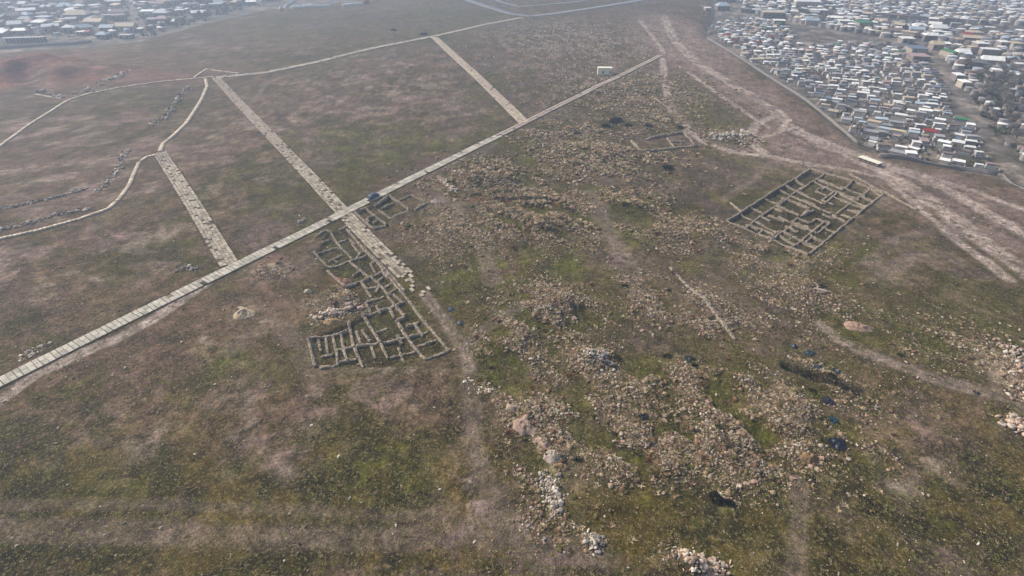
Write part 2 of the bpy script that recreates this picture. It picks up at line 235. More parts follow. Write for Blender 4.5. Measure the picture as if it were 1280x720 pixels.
def ground_colour(x, y):
    n1 = fbm(x, y, 26, 4, 101, .6); n2 = fbm(x, y, 5.5, 4, 111, .65); n3 = fbm(x, y, 1.3, 3, 121, .75); n4 = fbm(x, y, 55, 3, 131)
    n5 = fbm(x, y, 13, 5, 137, .62); n6 = fbm(x, y, 2.6, 4, 139, .7)
    gr = f_green(x, y); br = f_brown(x, y)
    t = np.clip(.5 + 3.4 * (n1 - .5) + 2.6 * (n5 - .5) + 2.4 * (n2 - .5) + 1.6 * (n3 - .5) + .8 * br - .8 * gr, 0, 1)[:, None]
    c = C['olive'] * (1 - t) + C['brown'] * t
    mix = lambda c, k, m: c + (C[k] - c) * np.clip(m, 0, 1)[:, None]
    c = mix(c, 'green', np.clip(gr * 1.2, 0, 1) * sstep(.36, .60, n2 * .5 + n6 * .5) + .6 * sstep(.53, .66, fbm(x, y, 11, 5, 141, .65)) * (1 - br * .7) * sstep(.3, .6, n6))
    c = mix(c, 'mauve', .7 * sstep(.46, .64, n4) * sstep(.4, .58, n5))
    c = mix(c, 'soil', .75 * sstep(.54, .68, fbm(x, y, 6.5, 4, 147, .6)) * sstep(.35, .55, n6))
    c = mix(c, 'dry', .8 * sstep(.54, .68, fbm(x, y, 3.2, 4, 151, .7)) * (.35 + .65 * br))
    c = mix(c, 'pale', .75 * br * sstep(.56, .70, fbm(x, y, 7, 4, 161, .6)) * (.4 + 1.2 * (n6 - .25))); c = mix(c, 'pink', .8 * br * sstep(.66, .76, vnoise(x / 6.5, y / 6.5, 163) * .8 + n2 * .3))
    near = sstep(75, 40, y)
    c = mix(c, 'deep', (.45 + .45 * near) * sstep(.46, .62, fbm(x, y, 2.2, 4, 171, .75)))
    c = mix(c, 'deep', .6 * near * sstep(.5, .6, fbm(x * .45, y, 4, 4, 173, .65)))
    c = mix(c, 'ochre', .55 * sstep(.55, .66, fbm(x, y, 7, 4, 181, .7)) * (.3 + .7 * near))
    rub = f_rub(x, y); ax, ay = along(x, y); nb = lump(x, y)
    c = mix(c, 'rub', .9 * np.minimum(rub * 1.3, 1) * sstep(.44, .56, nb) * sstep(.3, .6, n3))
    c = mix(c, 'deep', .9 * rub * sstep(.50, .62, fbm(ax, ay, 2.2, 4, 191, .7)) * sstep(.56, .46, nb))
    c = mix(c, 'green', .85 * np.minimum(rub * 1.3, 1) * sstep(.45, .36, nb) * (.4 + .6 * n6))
    c = mix(c, 'red', f_red(x, y) * (.55 + .9 * (n2 - .2)))
    c = mix(c, 'pale', f_pale(x, y) * (.45 + 1.2 * (n3 - .4)))
    fd = f_dirt(x, y); c = mix(c, 'bare', np.clip(fd * 1.6, 0, 1) * (.62 + .9 * (n5 - .25))); c = mix(c, 'soil', .6 * fd * sstep(.54, .64, fbm(*along(x, y, 4), 4.0, 4, 199, .65)))
    for pts, w, s in TRACKS:
        d = seg_dist(x, y, pts) + (n2 - .5) * 1.2 * w
        c = mix(c, 'dirt' if s >= .7 else 'track', min(1, s * 1.15) * (1 - sstep(w * .7, w + .9, d)) * (.75 + .7 * (n3 - .3)))
        if w < 3 and s > .6: c = mix(c, 'pale', .4 * s * np.exp(-((d - w * .55) / .35) ** 2)); c = mix(c, 'soil', .6 * s * np.exp(-((d - w * 1.3) / .3) ** 2))
        if w >= 3: c = mix(c, 'soil', .55 * (1 - sstep(w * .7, w + 2, d)) * sstep(.52, .62, fbm(*along(x, y, 4), 3.0, 3, 195, .6))); c = mix(c, 'pale', .5 * (1 - sstep(w * .5, w, d)) * sstep(.5, .62, fbm(*along(x, y, 6), 2.0, 3, 197, .6)))
    for pts, w in QROADS: c = mix(c, 'dirt', .85 * (1 - sstep(w * .8, w + 1, seg_dist(x, y, pts))))
    q = sstep(3, -3, sdist(x, y, QUART)); yb = np.interp(x, EDGE_X, EDGE_Y); lt = sstep(10, 30, y - yb) * (1 - sstep(-160, -110, x))
    tw = np.maximum(q, lt); c = mix(c, 'town', tw * (.4 + .6 * n2)); c = mix(c, 'deep', .45 * tw * sstep(.5, .6, fbm(x, y, 7, 3, 211, .7))); c = mix(c, 'pale', .5 * tw * sstep(.56, .66, fbm(x, y, 9, 3, 213, .7)))
    for s in SUNK: m = sstep(.3, -.3, sdist(x, y, s)); c = mix(c, 'green', .5 * m * sstep(.42, .56, n2)); c = mix(c, 'deep', .75 * m * sstep(.3, .5, n6))  # sunken room floors painted darker, in place of shadow between the walls
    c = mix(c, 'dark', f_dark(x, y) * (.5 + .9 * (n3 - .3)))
    c = mix(c, 'dark', 1.0 * (1 - sstep(.5, 1.0, seg_dist(x, y, TRENCH) + .6 * (n3 - .5)))); c = mix(c, 'red', .7 * (1 - sstep(.5, 2.2, seg_dist(x, y, TRENCH2))))  # trench bottom painted dark, standing in for the shade inside it
    c = c * (.84 * (.36 + 1.28 * n3) * (.6 + .8 * n2))[:, None]
    return np.clip(c, .004, .8)

def grow(start, stop, step, rate):
    out = [start]; s = step; sg = 1 if stop > start else -1
    while (stop - out[-1]) * sg > 0: s *= rate; out.append(out[-1] + sg * s)
    return out
def mk(name, V, Fc, cols=None, mat=None, parent=None, smooth=False, n=3):
    me = bpy.data.meshes.new(name); V = np.asarray(V, np.float32); Fc = np.asarray(Fc, np.int32)
    me.vertices.add(len(V)); me.vertices.foreach_set('co', V.ravel())
    me.loops.add(Fc.size); me.loops.foreach_set('vertex_index', Fc.ravel())
    me.polygons.add(len(Fc)); me.polygons.foreach_set('loop_start', np.arange(0, Fc.size, n, dtype=np.int32))
    try: me.polygons.foreach_set('loop_total', np.full(len(Fc), n, np.int32))
    except Exception: pass
    if cols is not None:
        a = me.color_attributes.new('Col', 'FLOAT_COLOR', 'POINT'); c4 = np.ones((len(V), 4), np.float32); c4[:, :3] = cols
        a.data.foreach_set('color', c4.ravel())
    me.update(calc_edges=True); me.validate()
    if smooth: me.polygons.foreach_set('use_smooth', np.ones(len(Fc), bool))
    if mat: me.materials.append(mat)
    return link(name, me, parent)
def link(name, me, parent=None):
    o = bpy.data.objects.new(name, me); COL.objects.link(o)
    if parent is not None: o.parent = parent
    return o
def empty(name, loc, rz=0):
    o = link(name, None); o.location = loc; o.rotation_euler = (0, 0, rz); o.empty_display_size = .3; return o
def tag(o, label, cat, group=None):
    o['label'] = label; o['category'] = cat
    if group: o['group'] = group
    return o
def kind(o, k): o['kind'] = k; return o

# ------------------------------------------------------------------ materials
def new_mat(name, rough=.9, spec=.15):
    m = bpy.data.materials.new(name); m.use_nodes = True; b = m.node_tree.nodes['Principled BSDF']
    b.inputs['Roughness'].default_value = rough; b.inputs['Specular IOR Level'].default_value = spec
    return m, m.node_tree.nodes, m.node_tree.links, b
def grain(nd, lk, coord, scale, lo, hi, detail=4, rough=.65):
    t = nd.new('ShaderNodeTexNoise'); t.inputs['Scale'].default_value = scale; t.inputs['Detail'].default_value = detail; t.inputs['Roughness'].default_value = rough
    lk.new(coord, t.inputs['Vector']); r = nd.new('ShaderNodeMapRange'); r.inputs['From Min'].default_value = .3; r.inputs['From Max'].default_value = .7
    r.inputs['To Min'].default_value = lo; r.inputs['To Max'].default_value = hi; lk.new(t.outputs['Fac'], r.inputs['Value']); return r.outputs[0], t.outputs['Fac']
def mult(nd, lk, col, fac):
    v = nd.new('ShaderNodeVectorMath'); v.operation = 'SCALE'; lk.new(col, v.inputs[0]); lk.new(fac, v.inputs['Scale']); return v.outputs[0]
def attr_mat(name, scales, bump=0.0, rough=.95, spec=.08, tint=False):
    m, nd, lk, b = new_mat(name, rough, spec)
    a = nd.new('ShaderNodeAttribute'); a.attribute_name = 'Col'; g = nd.new('ShaderNodeNewGeometry'); col = a.outputs['Color']; hs = None
    for s, lo, hi in scales:
        f, h = grain(nd, lk, g.outputs['Position'], s, lo, hi); col = mult(nd, lk, col, f); hs = h
    if tint:                                          # straw, moss and soil flecks
        for sc, lo, hi, rgb, amt in ((2.3, .56, .66, (150, 132, 96), .5), (3.1, .57, .66, (84, 92, 40), .5), (5.0, .62, .7, (170, 154, 132), .4), (2.7, .58, .68, (52, 46, 34), .55)):
            t = nd.new('ShaderNodeTexNoise'); t.inputs['Scale'].default_value = sc; t.inputs['Detail'].default_value = 3; mp = nd.new('ShaderNodeVectorMath'); mp.operation = 'ADD'; mp.inputs[1].default_value = (sc * 31, sc * 17, 0); lk.new(g.outputs['Position'], mp.inputs[0]); lk.new(mp.outputs[0], t.inputs['Vector'])
            r = nd.new('ShaderNodeMapRange'); r.inputs['From Min'].default_value = lo; r.inputs['From Max'].default_value = hi; r.inputs['To Max'].default_value = amt; lk.new(t.outputs['Fac'], r.inputs['Value'])
            mx = nd.new('ShaderNodeMix'); mx.data_type = 'RGBA'; lk.new(r.outputs[0], mx.inputs['Factor']); lk.new(col, mx.inputs['A']); mx.inputs['B'].default_value = (*lin(*rgb), 1); col = mx.outputs['Result']
    lk.new(col, b.inputs['Base Color'])
    if bump:
        bn = nd.new('ShaderNodeBump'); bn.inputs['Strength'].default_value = bump; bn.inputs['Distance'].default_value = .12; lk.new(hs, bn.inputs['Height']); lk.new(bn.outputs[0], b.inputs['Normal'])
    return m
def plain_mat(name, rgb, var=.25, scale=1.5, rough=.85, spec=.15, rnd=.2, bump=0.0, metal=0.0):
    m, nd, lk, b = new_mat(name, rough, spec); b.inputs['Metallic'].default_value = metal
    c = nd.new('ShaderNodeRGB'); c.outputs[0].default_value = (*lin(*rgb), 1); tc = nd.new('ShaderNodeTexCoord'); oi = nd.new('ShaderNodeObjectInfo')
    ad = nd.new('ShaderNodeVectorMath'); ad.operation = 'ADD'; lk.new(tc.outputs['Object'], ad.inputs[0]); lk.new(oi.outputs['Location'], ad.inputs[1])
    f, h = grain(nd, lk, ad.outputs[0], scale, 1 - var, 1 + var * .6); col = mult(nd, lk, c.outputs[0], f)
    r = nd.new('ShaderNodeMapRange'); r.inputs['To Min'].default_value = 1 - rnd; r.inputs['To Max'].default_value = 1 + rnd * .7; lk.new(oi.outputs['Random'], r.inputs['Value'])
    lk.new(mult(nd, lk, col, r.outputs[0]), b.inputs['Base Color'])
    if bump:
        bn = nd.new('ShaderNodeBump'); bn.inputs['Strength'].default_value = bump; bn.inputs['Distance'].default_value = .08; lk.new(h, bn.inputs['Height']); lk.new(bn.outputs[0], b.inputs['Normal'])
    return m
M_GROUND = attr_mat('ground', [(.12, .8, 1.2), (.38, .72, 1.28), (1.5, .54, 1.46), (4.5, .42, 1.6)], 1.0, tint=True)
M_STONE = attr_mat('stone', [(3.0, .8, 1.2)], .4)
M_GRASS = attr_mat('grass_blades', [(.8, .7, 1.2)], 0)
M_WALL = attr_mat('ruin_masonry', [(.9, .8, 1.15), (3.2, .6, 1.4)], 1.0)

# ------------------------------------------------------------------ ground sheet
xs = np.array(sorted(set([-v for v in grow(80, 1500, .44, 1.0135)] + list(np.arange(-79.8, 79.9, .44)) + grow(80, 1500, .44, 1.0135))))
ys = np.array(grow(24, -350, .6, 1.12)[::-1] + list(np.arange(24.4, 112, .4)) + grow(112.2, 1900, .4, 1.0125))
GX, GY = np.meshgrid(xs, ys); gx = GX.ravel(); gy = GY.ravel(); RM = road_mask(gx, gy)
gz = h_ground(gx, gy, RM); nx, ny = len(xs), len(ys)
ii = (np.arange(ny - 1)[:, None] * nx + np.arange(nx - 1)[None]).ravel()
ground = mk('ground', np.stack([gx, gy, gz], 1), np.stack([ii, ii + 1, ii + nx + 1, ii + nx], 1), ground_colour(gx, gy), M_GROUND, smooth=True, n=4)
kind(ground, 'structure')
GZ2 = gz.reshape(ny, nx)
def zat(x, y):                                       # height of the ground sheet as built (bilinear)
    x = np.asarray(x, float); y = np.asarray(y, float)
    i = np.clip(np.searchsorted(xs, x) - 1, 0, nx - 2); j = np.clip(np.searchsorted(ys, y) - 1, 0, ny - 2)
    u = (x - xs[i]) / (xs[i + 1] - xs[i]); v = (y - ys[j]) / (ys[j + 1] - ys[j])
    return (GZ2[j, i] * (1 - u) + GZ2[j, i + 1] * u) * (1 - v) + (GZ2[j + 1, i] * (1 - u) + GZ2[j + 1, i + 1] * u) * v
def Z(x, y): return float(zat(x, y))

# ------------------------------------------------------------------ scatter templates
def ico():
    t = (1 + 5 ** .5) / 2
    v = np.array([(-1, t, 0), (1, t, 0), (-1, -t, 0), (1, -t, 0), (0, -1, t), (0, 1, t), (0, -1, -t), (0, 1, -t), (t, 0, -1), (t, 0, 1), (-t, 0, -1), (-t, 0, 1)], float)
    f = np.array([(0, 11, 5), (0, 5, 1), (0, 1, 7), (0, 7, 10), (0, 10, 11), (1, 5, 9), (5, 11, 4), (11, 10, 2), (10, 7, 6), (7, 1, 8), (3, 9, 4), (3, 4, 2), (3, 2, 6), (3, 6, 8), (3, 8, 9), (4, 9, 5), (2, 4, 11), (6, 2, 10), (8, 6, 7), (9, 8, 1)])
    return v / np.linalg.norm(v[0]), f
def stone_template():
    v = np.array([(x, y, z) for z in (-1, 1) for x, y in ((-1, -1), (1, -1), (1, 1), (-1, 1))], float) * .72
    v = v * rng.uniform(.6, 1.3, (8, 3)); v[4:, :2] *= rng.uniform(.55, .95); q, _ = np.linalg.qr(np.eye(3) + rng.normal(0, .35, (3, 3))); q = q * np.sign(np.linalg.det(q))
    v = v * np.array([rng.uniform(.9, 1.5), rng.uniform(.6, 1.0), rng.uniform(.4, .8)]) @ q
    return v, np.array([(4, 5, 6), (4, 6, 7), (0, 1, 5), (0, 5, 4), (1, 2, 6), (1, 6, 5), (2, 3, 7), (2, 7, 6), (3, 0, 4), (3, 4, 7)])
STONES = [stone_template() for _ in range(20)]
def tuft_template(nb, spread, h, w):
    V = []; Fc = []
    for k in range(nb):
        a = rng.uniform(0, 6.283); r = rng.uniform(0, spread * .5); b = a + rng.uniform(-.6, .6); L = h * rng.uniform(.6, 1.1); lean = rng.uniform(.3, 1.1) * spread
        p = np.array([r * math.cos(a), r * math.sin(a), 0]); t = p + np.array([lean * math.cos(b), lean * math.sin(b), L]); s = np.array([-math.sin(b), math.cos(b), 0]) * w
        i = len(V); V += [p - s, p + s, t]; Fc.append((i, i + 1, i + 2))
    return np.array(V), np.array(Fc)
def bulk(name, templates, x, y, z, s, cols, mat, parent=None):
    """many small pieces in one mesh; s is (n,3)"""
    n = len(x); pick = rng.integers(0, len(templates), n); a = rng.uniform(0, 6.283, n); VV = []; FF = []; CC = []; off = 0
    for k, (tv, tf) in enumerate(templates):
        m = np.nonzero(pick == k)[0]
        if not len(m): continue
        v = tv[None] * s[m][:, None, :]; ca = np.cos(a[m])[:, None]; sa = np.sin(a[m])[:, None]
        w = np.empty_like(v); w[..., 0] = v[..., 0] * ca - v[..., 1] * sa + x[m][:, None]; w[..., 1] = v[..., 0] * sa + v[..., 1] * ca + y[m][:, None]; w[..., 2] = v[..., 2] + z[m][:, None]
        VV.append(w.reshape(-1, 3)); FF.append((tf[None] + (np.arange(len(m)) * len(tv))[:, None, None] + off).reshape(-1, 3)); CC.append(np.repeat(cols[m], len(tv), 0)); off += len(m) * len(tv)
    return mk(name, np.concatenate(VV), np.concatenate(FF), np.concatenate(CC), mat, parent)
def pick_xy(n, x0, x1, y0, y1, dens):
    """world-space rejection sampling, constant density per square metre"""
    X = []; Y = []; c = 0
    while c < n:
        x = rng.uniform(x0, x1, 60000); y = rng.uniform(y0, y1, 60000); k = rng.uniform(0, 1, 60000) < dens(x, y)
        X.append(x[k]); Y.append(y[k]); c += k.sum()
    return np.concatenate(X)[:n], np.concatenate(Y)[:n]
STONE_C = np.array([lin(186, 168, 148), lin(206, 192, 174), lin(150, 128, 110), lin(142, 133, 120), lin(222, 210, 194), lin(112, 96, 82), lin(190, 160, 138), lin(84, 78, 72)])
def stone_cols(n, bright=1.0, p=(.2, .14, .2, .14, .06, .12, .1, .04)):
    return np.clip(STONE_C[rng.choice(8, n, p=np.array(p) / sum(p))] * rng.uniform(.75, 1.15, (n, 1)) * bright, 0, .85)

# ------------------------------------------------------------------ paved roads and streets
def resample(pts, step):
    pts = np.array(pts); d = np.r_[0, np.cumsum(np.hypot(*np.diff(pts, axis=0).T))]; s = np.arange(0, d[-1] + 1e-6, step)
    return np.stack([np.interp(s, d, pts[:, 0]), np.interp(s, d, pts[:, 1])], 1), s
def strip(name, pts, w, lift, mat, cols=None, step=1.0, skirt=.25, wob=0.0):
    c, s = resample(pts, step); t = np.gradient(c, axis=0); t /= np.linalg.norm(t, axis=1)[:, None]; nrm = np.stack([-t[:, 1], t[:, 0]], 1); V = []
    for k, off in ((-1, -skirt), (-1, 0), (1, 0), (1, -skirt)):
        ww = w + wob * (fbm(s, s * 0 + k * 9.7, 2.2, 2, 5)[:, None] - .5) * 2
        p = c + nrm * k * ww; z = h_smooth(p[:, 0], p[:, 1]) + lift + off; V.append(np.c_[p, z])
    V = np.stack(V, 1); n = len(c); i = np.arange(n - 1) * 4; Fc = np.concatenate([np.stack([i + k, i + k + 1, i + k + 5, i + k + 4], 1) for k in range(3)])
    col = np.broadcast_to(cols if cols is not None else lin(120, 108, 92), (n * 4, 3))
    o = mk(name, V.reshape(-1, 3), Fc[:, ::-1], col, mat, n=4); return kind(o, 'structure')
def box_mesh(name, jit=0.0, mat=None):
    v = np.array([(x, y, z) for z in (0, 1) for x, y in ((-.5, -.5), (.5, -.5), (.5, .5), (-.5, .5))], float); v[4:, :2] += rng.uniform(-jit, jit, (4, 2)); v[4:, 2] += rng.uniform(-jit, jit, 4)
    me = bpy.data.meshes.new(name); me.from_pydata(v.tolist(), [], [(3, 2, 1, 0), (4, 5, 6, 7), (0, 1, 5, 4), (1, 2, 6, 5), (2, 3, 7, 6), (3, 0, 4, 7)])
    if mat: me.materials.append(mat)
    return me
BOXT = [(np.array([(x, y, z) for z in (-.5, .5) for x, y in ((-.5, -.5), (.5, -.5), (.5, .5), (-.5, .5))], float), np.array([(4, 5, 6), (4, 6, 7), (0, 1, 5), (0, 5, 4), (1, 2, 6), (1, 6, 5), (2, 3, 7), (2, 7, 6), (3, 0, 4), (3, 4, 7)]))]
M_SLAB = plain_mat('concrete_slab', (190, 182, 166), .3, 1.6, .9, .1, .28, .3)
M_PAVER = plain_mat('stone_paver', (176, 164, 144), .4, 1.6, .9, .1, .36, .4)
def lay(road, pts, w, rows, unit, thick, mesh_list, max_parts, mat_part, base_rgb, miss, jit, gap, gap_every=None, dusty=None, lift=.07, fade=0):
    """paving pieces along a street; the nearest ones are objects of their own, the rest one part"""
    c, s = resample(pts, .25); L = s[-1]; pieces = []; x = 0.0; row_off = [random.uniform(0, unit) * (jit > .05) for _ in range(rows)]
    for r in range(rows):
        x = -row_off[r]; k = 0
        while x < L:
            u = unit * random.uniform(1 - jit * 3, 1 + jit * 3); g = gap if not gap_every or k % gap_every else gap * 3.2
            if random.random() > miss + (max(0, (x - L + fade) / fade) * (.45 + .5 * abs((r + .5) / rows * 2 - 1)) if fade else 0): pieces.append((x + u / 2, (r + .5) / rows * 2 * w - w + random.uniform(-jit, jit) * .4, u - g, 2 * w / rows - gap * random.uniform(.8, 1.6)))
            x += u; k += 1
    P_ = np.array(pieces); P_ = P_[(P_[:, 0] > 0) & (P_[:, 0] < L)]
    cx = np.interp(P_[:, 0], s, c[:, 0]); cy = np.interp(P_[:, 0], s, c[:, 1]); ex = np.interp(P_[:, 0] + .3, s, c[:, 0]) - np.interp(P_[:, 0] - .3, s, c[:, 0]); ey = np.interp(P_[:, 0] + .3, s, c[:, 1]) - np.interp(P_[:, 0] - .3, s, c[:, 1])
    a = np.arctan2(ey, ex); cx = cx - np.sin(a) * P_[:, 1]; cy = cy + np.cos(a) * P_[:, 1]; cz = h_smooth(cx, cy) + lift
    vis = (np.abs(cx) < cy * 1.02 + 25); order = np.argsort(np.hypot(cx, cy) + (~vis) * 1e4); near = order[:max_parts]; rest = order[max_parts:]
    for i in near:
        o = link('slab' if rows < 3 else 'paving_stone', random.choice(mesh_list), road); o.location = (cx[i], cy[i], cz[i] - thick * .4); o.rotation_euler = (random.uniform(-.012, .012), random.uniform(-.012, .012), a[i] + random.uniform(-jit, jit) * .25)
        o.scale = (P_[i, 2], P_[i, 3], thick * random.uniform(.9, 1.25))
    if len(rest):
        n = len(rest); ang = a[rest]; v = BOXT[0][0][None] * np.stack([P_[rest, 2], P_[rest, 3], np.full(n, thick) * rng.uniform(.9, 1.3, n)], 1)[:, None]
        ca, sa = np.cos(ang)[:, None], np.sin(ang)[:, None]; w_ = np.stack([v[..., 0] * ca - v[..., 1] * sa + cx[rest][:, None], v[..., 0] * sa + v[..., 1] * ca + cy[rest][:, None], v[..., 2] + (cz[rest] + thick * .1)[:, None]], -1)
        col = lin(*base_rgb) * rng.uniform(.68, 1.2, (n, 1)) * np.array([1, 1, 1]) + rng.normal(0, .012, (n, 3))
        if dusty is not None:
            dm = fbm(cx[rest], cy[rest], 14, 3, 201); k = (sstep(.38, .6, dm) * dusty)[:, None]; col = col * (1 - k) + C['dirt'] * .9 * k
        o = mk('paving', w_.reshape(-1, 3), (BOXT[0][1][None] + (np.arange(n) * 8)[:, None, None]).reshape(-1, 3), np.clip(np.repeat(col, 8, 0), .01, .8), M_STONE, road); kind(o, 'stuff')
slab_meshes = [box_mesh('slab', .02, M_SLAB) for _ in range(5)]; paver_meshes = [box_mesh('paving_stone', .09, M_PAVER) for _ in range(8)]
JOINT = lin(112, 101, 84)
r1 = strip('paved_road', R1, 1.62, .03, M_STONE, JOINT); lay(r1, R1, 1.6, 2, 1.0, .14, slab_meshes, 300, M_SLAB, (180, 168, 152), .03, .015, .06, 3, .75, .13)
r2 = strip('paved_street', PL([(270, 97), (350, 182), (430, 266), (478, 316), (506, 344)]), 1.9, .02, M_STONE, JOINT, wob=.35); lay(r2, R2, 2.05, 5, 1.25, .2, paver_meshes, 300, M_PAVER, (172, 160, 140), .1, .1, .08, None, .5, .04, 22)
r3 = strip('paved_street', R3, 2.0, .02, M_STONE, JOINT, wob=.3); lay(r3, R3, 2.1, 5, 1.2, .2, paver_meshes, 300, M_PAVER, (166, 154, 136), .1, .1, .08, None, .7, .04)
r4 = strip('paved_street', R4, 2.4, .02, M_STONE, JOINT * 1.2); lay(r4, R4, 2.4, 5, 1.3, .25, paver_meshes, 0, M_PAVER, (196, 180, 158), .05, .09, .1, None, .4)
r5 = strip('paved_street', R5, 2.0, .02, M_STONE, JOINT * 1.4, wob=.4); lay(r5, R5, 2.0, 4, 1.6, .3, paver_meshes, 0, M_PAVER, (198, 186, 168), .08, .09, .1, None, .3)
for kp, w in ((KERB1, .62), (KERB2, .75), (KERB3, .62), (KERB4, .5), (KERB5, .6)):
    k = strip('stone_path', kp, w, .03, M_STONE, JOINT * 1.3); lay(k, kp, w, 1, 1.1, .3, paver_meshes, 0, M_PAVER, (206, 190, 166), .02, .05, .08)
M_ASPH = plain_mat('asphalt', (128, 128, 130), .2, .4, .9, .1, .05)
for pts, w in ASPHALT: strip('asphalt_road', pts, w, .10, M_ASPH, None, 3.0)

# ------------------------------------------------------------------ excavated ruins
def wall_mesh(parent, pts, width, height, cx, cy, cz):
    c, s = resample(pts, .45)
    if len(c) < 3: c, s = resample(pts, .2)
    if len(c) < 2: return
    t = np.gradient(c, axis=0); t /= np.linalg.norm(t, axis=1)[:, None] + 1e-9; nr = np.stack([-t[:, 1], t[:, 0]], 1); n = len(c); V = []; K = []
    zg = zat(c[:, 0], c[:, 1]); zs = np.convolve(np.r_[zg[:1], zg[:1], zg, zg[-1:], zg[-1:]], np.ones(5) / 5, 'valid'); hh = height * np.clip(2.0 * fbm(c[:, 0], c[:, 1], 3.0, 3, 301) - .05, .3, 1.8); hh = hh * (.7 + .5 * rng.random(n)); top = zs + hh
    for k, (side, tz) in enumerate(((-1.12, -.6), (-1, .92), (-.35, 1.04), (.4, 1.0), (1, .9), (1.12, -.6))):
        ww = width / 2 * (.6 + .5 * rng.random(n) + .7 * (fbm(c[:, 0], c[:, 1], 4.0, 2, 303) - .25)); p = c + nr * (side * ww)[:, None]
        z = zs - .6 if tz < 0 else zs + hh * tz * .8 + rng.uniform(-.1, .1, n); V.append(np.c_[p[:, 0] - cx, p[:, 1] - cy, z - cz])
        base = lin(176, 160, 140) if 0 < k < 5 else lin(96, 86, 74); K.append(base * (.7 + .55 * rng.random((n, 1))))  # wall feet coloured darker than tops: shade on the sides put into colour
    V = np.stack(V, 1).reshape(-1, 3); K = np.stack(K, 1).reshape(-1, 3); i = np.arange(n - 1) * 6; Fc = [np.stack([i + k, i + k + 1, i + k + 7, i + k + 6], 1) for k in range(5)]
    Fc = np.concatenate(Fc)[:, ::-1]; e = (n - 1) * 6; Fc = np.concatenate([Fc, [(0, 1, 4, 5), (1, 2, 3, 4), (e + 5, e + 4, e + 1, e), (e + 4, e + 3, e + 2, e + 1)]])
    L = s[-1]; nb = int(L / .30) * 2 + 2; q = rng.uniform(0, L, nb); bx = np.interp(q, s, c[:, 0]); by = np.interp(q, s, c[:, 1]); kx = np.interp(q, s, nr[:, 0]); ky = np.interp(q, s, nr[:, 1]); off = rng.uniform(-.42, .42, nb) * width
    bz = np.interp(q, s, top) - np.abs(off) / width * .25 * height - rng.random(nb) ** 3 * height * .7; sz = rng.uniform(.1, .26, nb) * (width / .62)
    TV = []; TF = []; TK = []; o0 = len(V)
    for i in range(nb):
        tv, tf = STONES[i % 20]; TV.append(tv * sz[i] + np.array([bx[i] + kx[i] * off[i] - cx, by[i] + ky[i] * off[i] - cy, bz[i] - cz])); TF.append(tf + o0); o0 += 8; TK.append(np.repeat(lin(190, 174, 152)[None] * rng.uniform(.5, 1.1), 8, 0))
    F3 = np.concatenate([np.concatenate([Fc[:, [0, 1, 2]], Fc[:, [0, 2, 3]]])] + TF); mk('wall', np.concatenate([V] + TV), F3, np.concatenate([K * .8] + TK), M_WALL, parent)
def ruin(segs, label, width, height):
    allp = [P(*q) for s in segs for q in s]; cx, cy = np.mean(allp, axis=0); cz = Z(cx, cy); root = empty('ruin', (cx, cy, cz)); tag(root, label, 'ruin')
    for s in segs: wall_mesh(root, PL(s), width, height, cx, cy, cz)
    return root
ruin(RUIN_A, 'large rectangular ruin with a grid of low stone room walls beside the dirt road', .44, .6)
ruin(RUIN_B, 'long excavated ruin of low stone room walls running beside the stone street', .5, .55)
ruin(RUIN_C, 'small ruin of square rooms in the corner of the crossroads beside the blue car', .5, .65)
ruin(RUIN_D, 'overgrown ruin of a few low walls next to the white stone heap', .7, .75)
for k, (a, b) in enumerate((((838, 334), (920, 424)), ((1062, 218), (1147, 264)), ((818, 123), (842, 140)))):
    x, y = P(*a); root = empty('stone_footing', (x, y, Z(x, y))); wall_mesh(root, PL([a, b]), .75, .4, x, y, Z(x, y))
    tag(root, ('single long low stone footing crossing the rubble field', 'short pale stone footing between the gridded ruin and dirt road', 'small pale stone footing among scattered grey stones below the cabin')[k], 'footing')

# ------------------------------------------------------------------ rubble, stones, grass
def dug(x, y):
    m = np.zeros(np.shape(x))
    for p in SUNK + [RC_POLY, RD_POLY]: m = np.maximum(m, sstep(1.0, 0.0, sdist(x, y, p)))
    return np.maximum(m, 1 - sstep(1.0, 1.6, seg_dist(x, y, TRENCH)))
RD_POLY = PL([(792, 172), (805, 192), (880, 186), (868, 165), (830, 164)]); RC_POLY = PL([(441, 264), (487, 243), (515, 241), (540, 254), (512, 268), (486, 285), (466, 289)])
def d_rub(x, y): r = f_rub(x, y); n = lump(x, y) + .25 * (fbm(x, y, 2, 2, 401) - .5); return np.clip(r * 1.6 * sstep(.41, .58, n), 0, 1) ** 1.3 * (1 - road_mask(x, y)) * (1 - .93 * dug(x, y))
x, y = pick_xy(50000, -60, 130, 34, 150, d_rub); n = len(x); s0 = .062 * (1 - rng.random(n)) ** -.5; s0 = np.clip(s0, .055, .27)
kind(bulk('rubble', STONES, x, y, zat(x, y) + s0 * .15, s0[:, None] * rng.uniform(.8, 1.2, (n, 3)), stone_cols(n, .88, (.26, .08, .24, .14, .035, .18, .14, .08)), M_STONE), 'stuff')
x, y = pick_xy(24000, -60, 260, 150, 520, d_rub); n = len(x); s0 = np.clip(.13 * (1 - rng.random(n)) ** -.5, .11, .55)
kind(bulk('far_rubble', STONES, x, y, zat(x, y) + s0 * .1, s0[:, None] * rng.uniform(.8, 1.2, (n, 3)), stone_cols(n, .95, (.26, .1, .24, .14, .04, .16, .12, .06)), M_STONE), 'stuff')
def d_any(x, y): return (.25 + .75 * sstep(.55, .75, fbm(x, y, 8, 3, 411))) * (np.abs(x) < y * .95 + 45) * (1 - road_mask(x, y))
x, y = pick_xy(5000, -140, 140, 30, 130, d_any); n = len(x); s0 = np.clip(.055 * (1 - rng.random(n)) ** -.5, .05, .28)
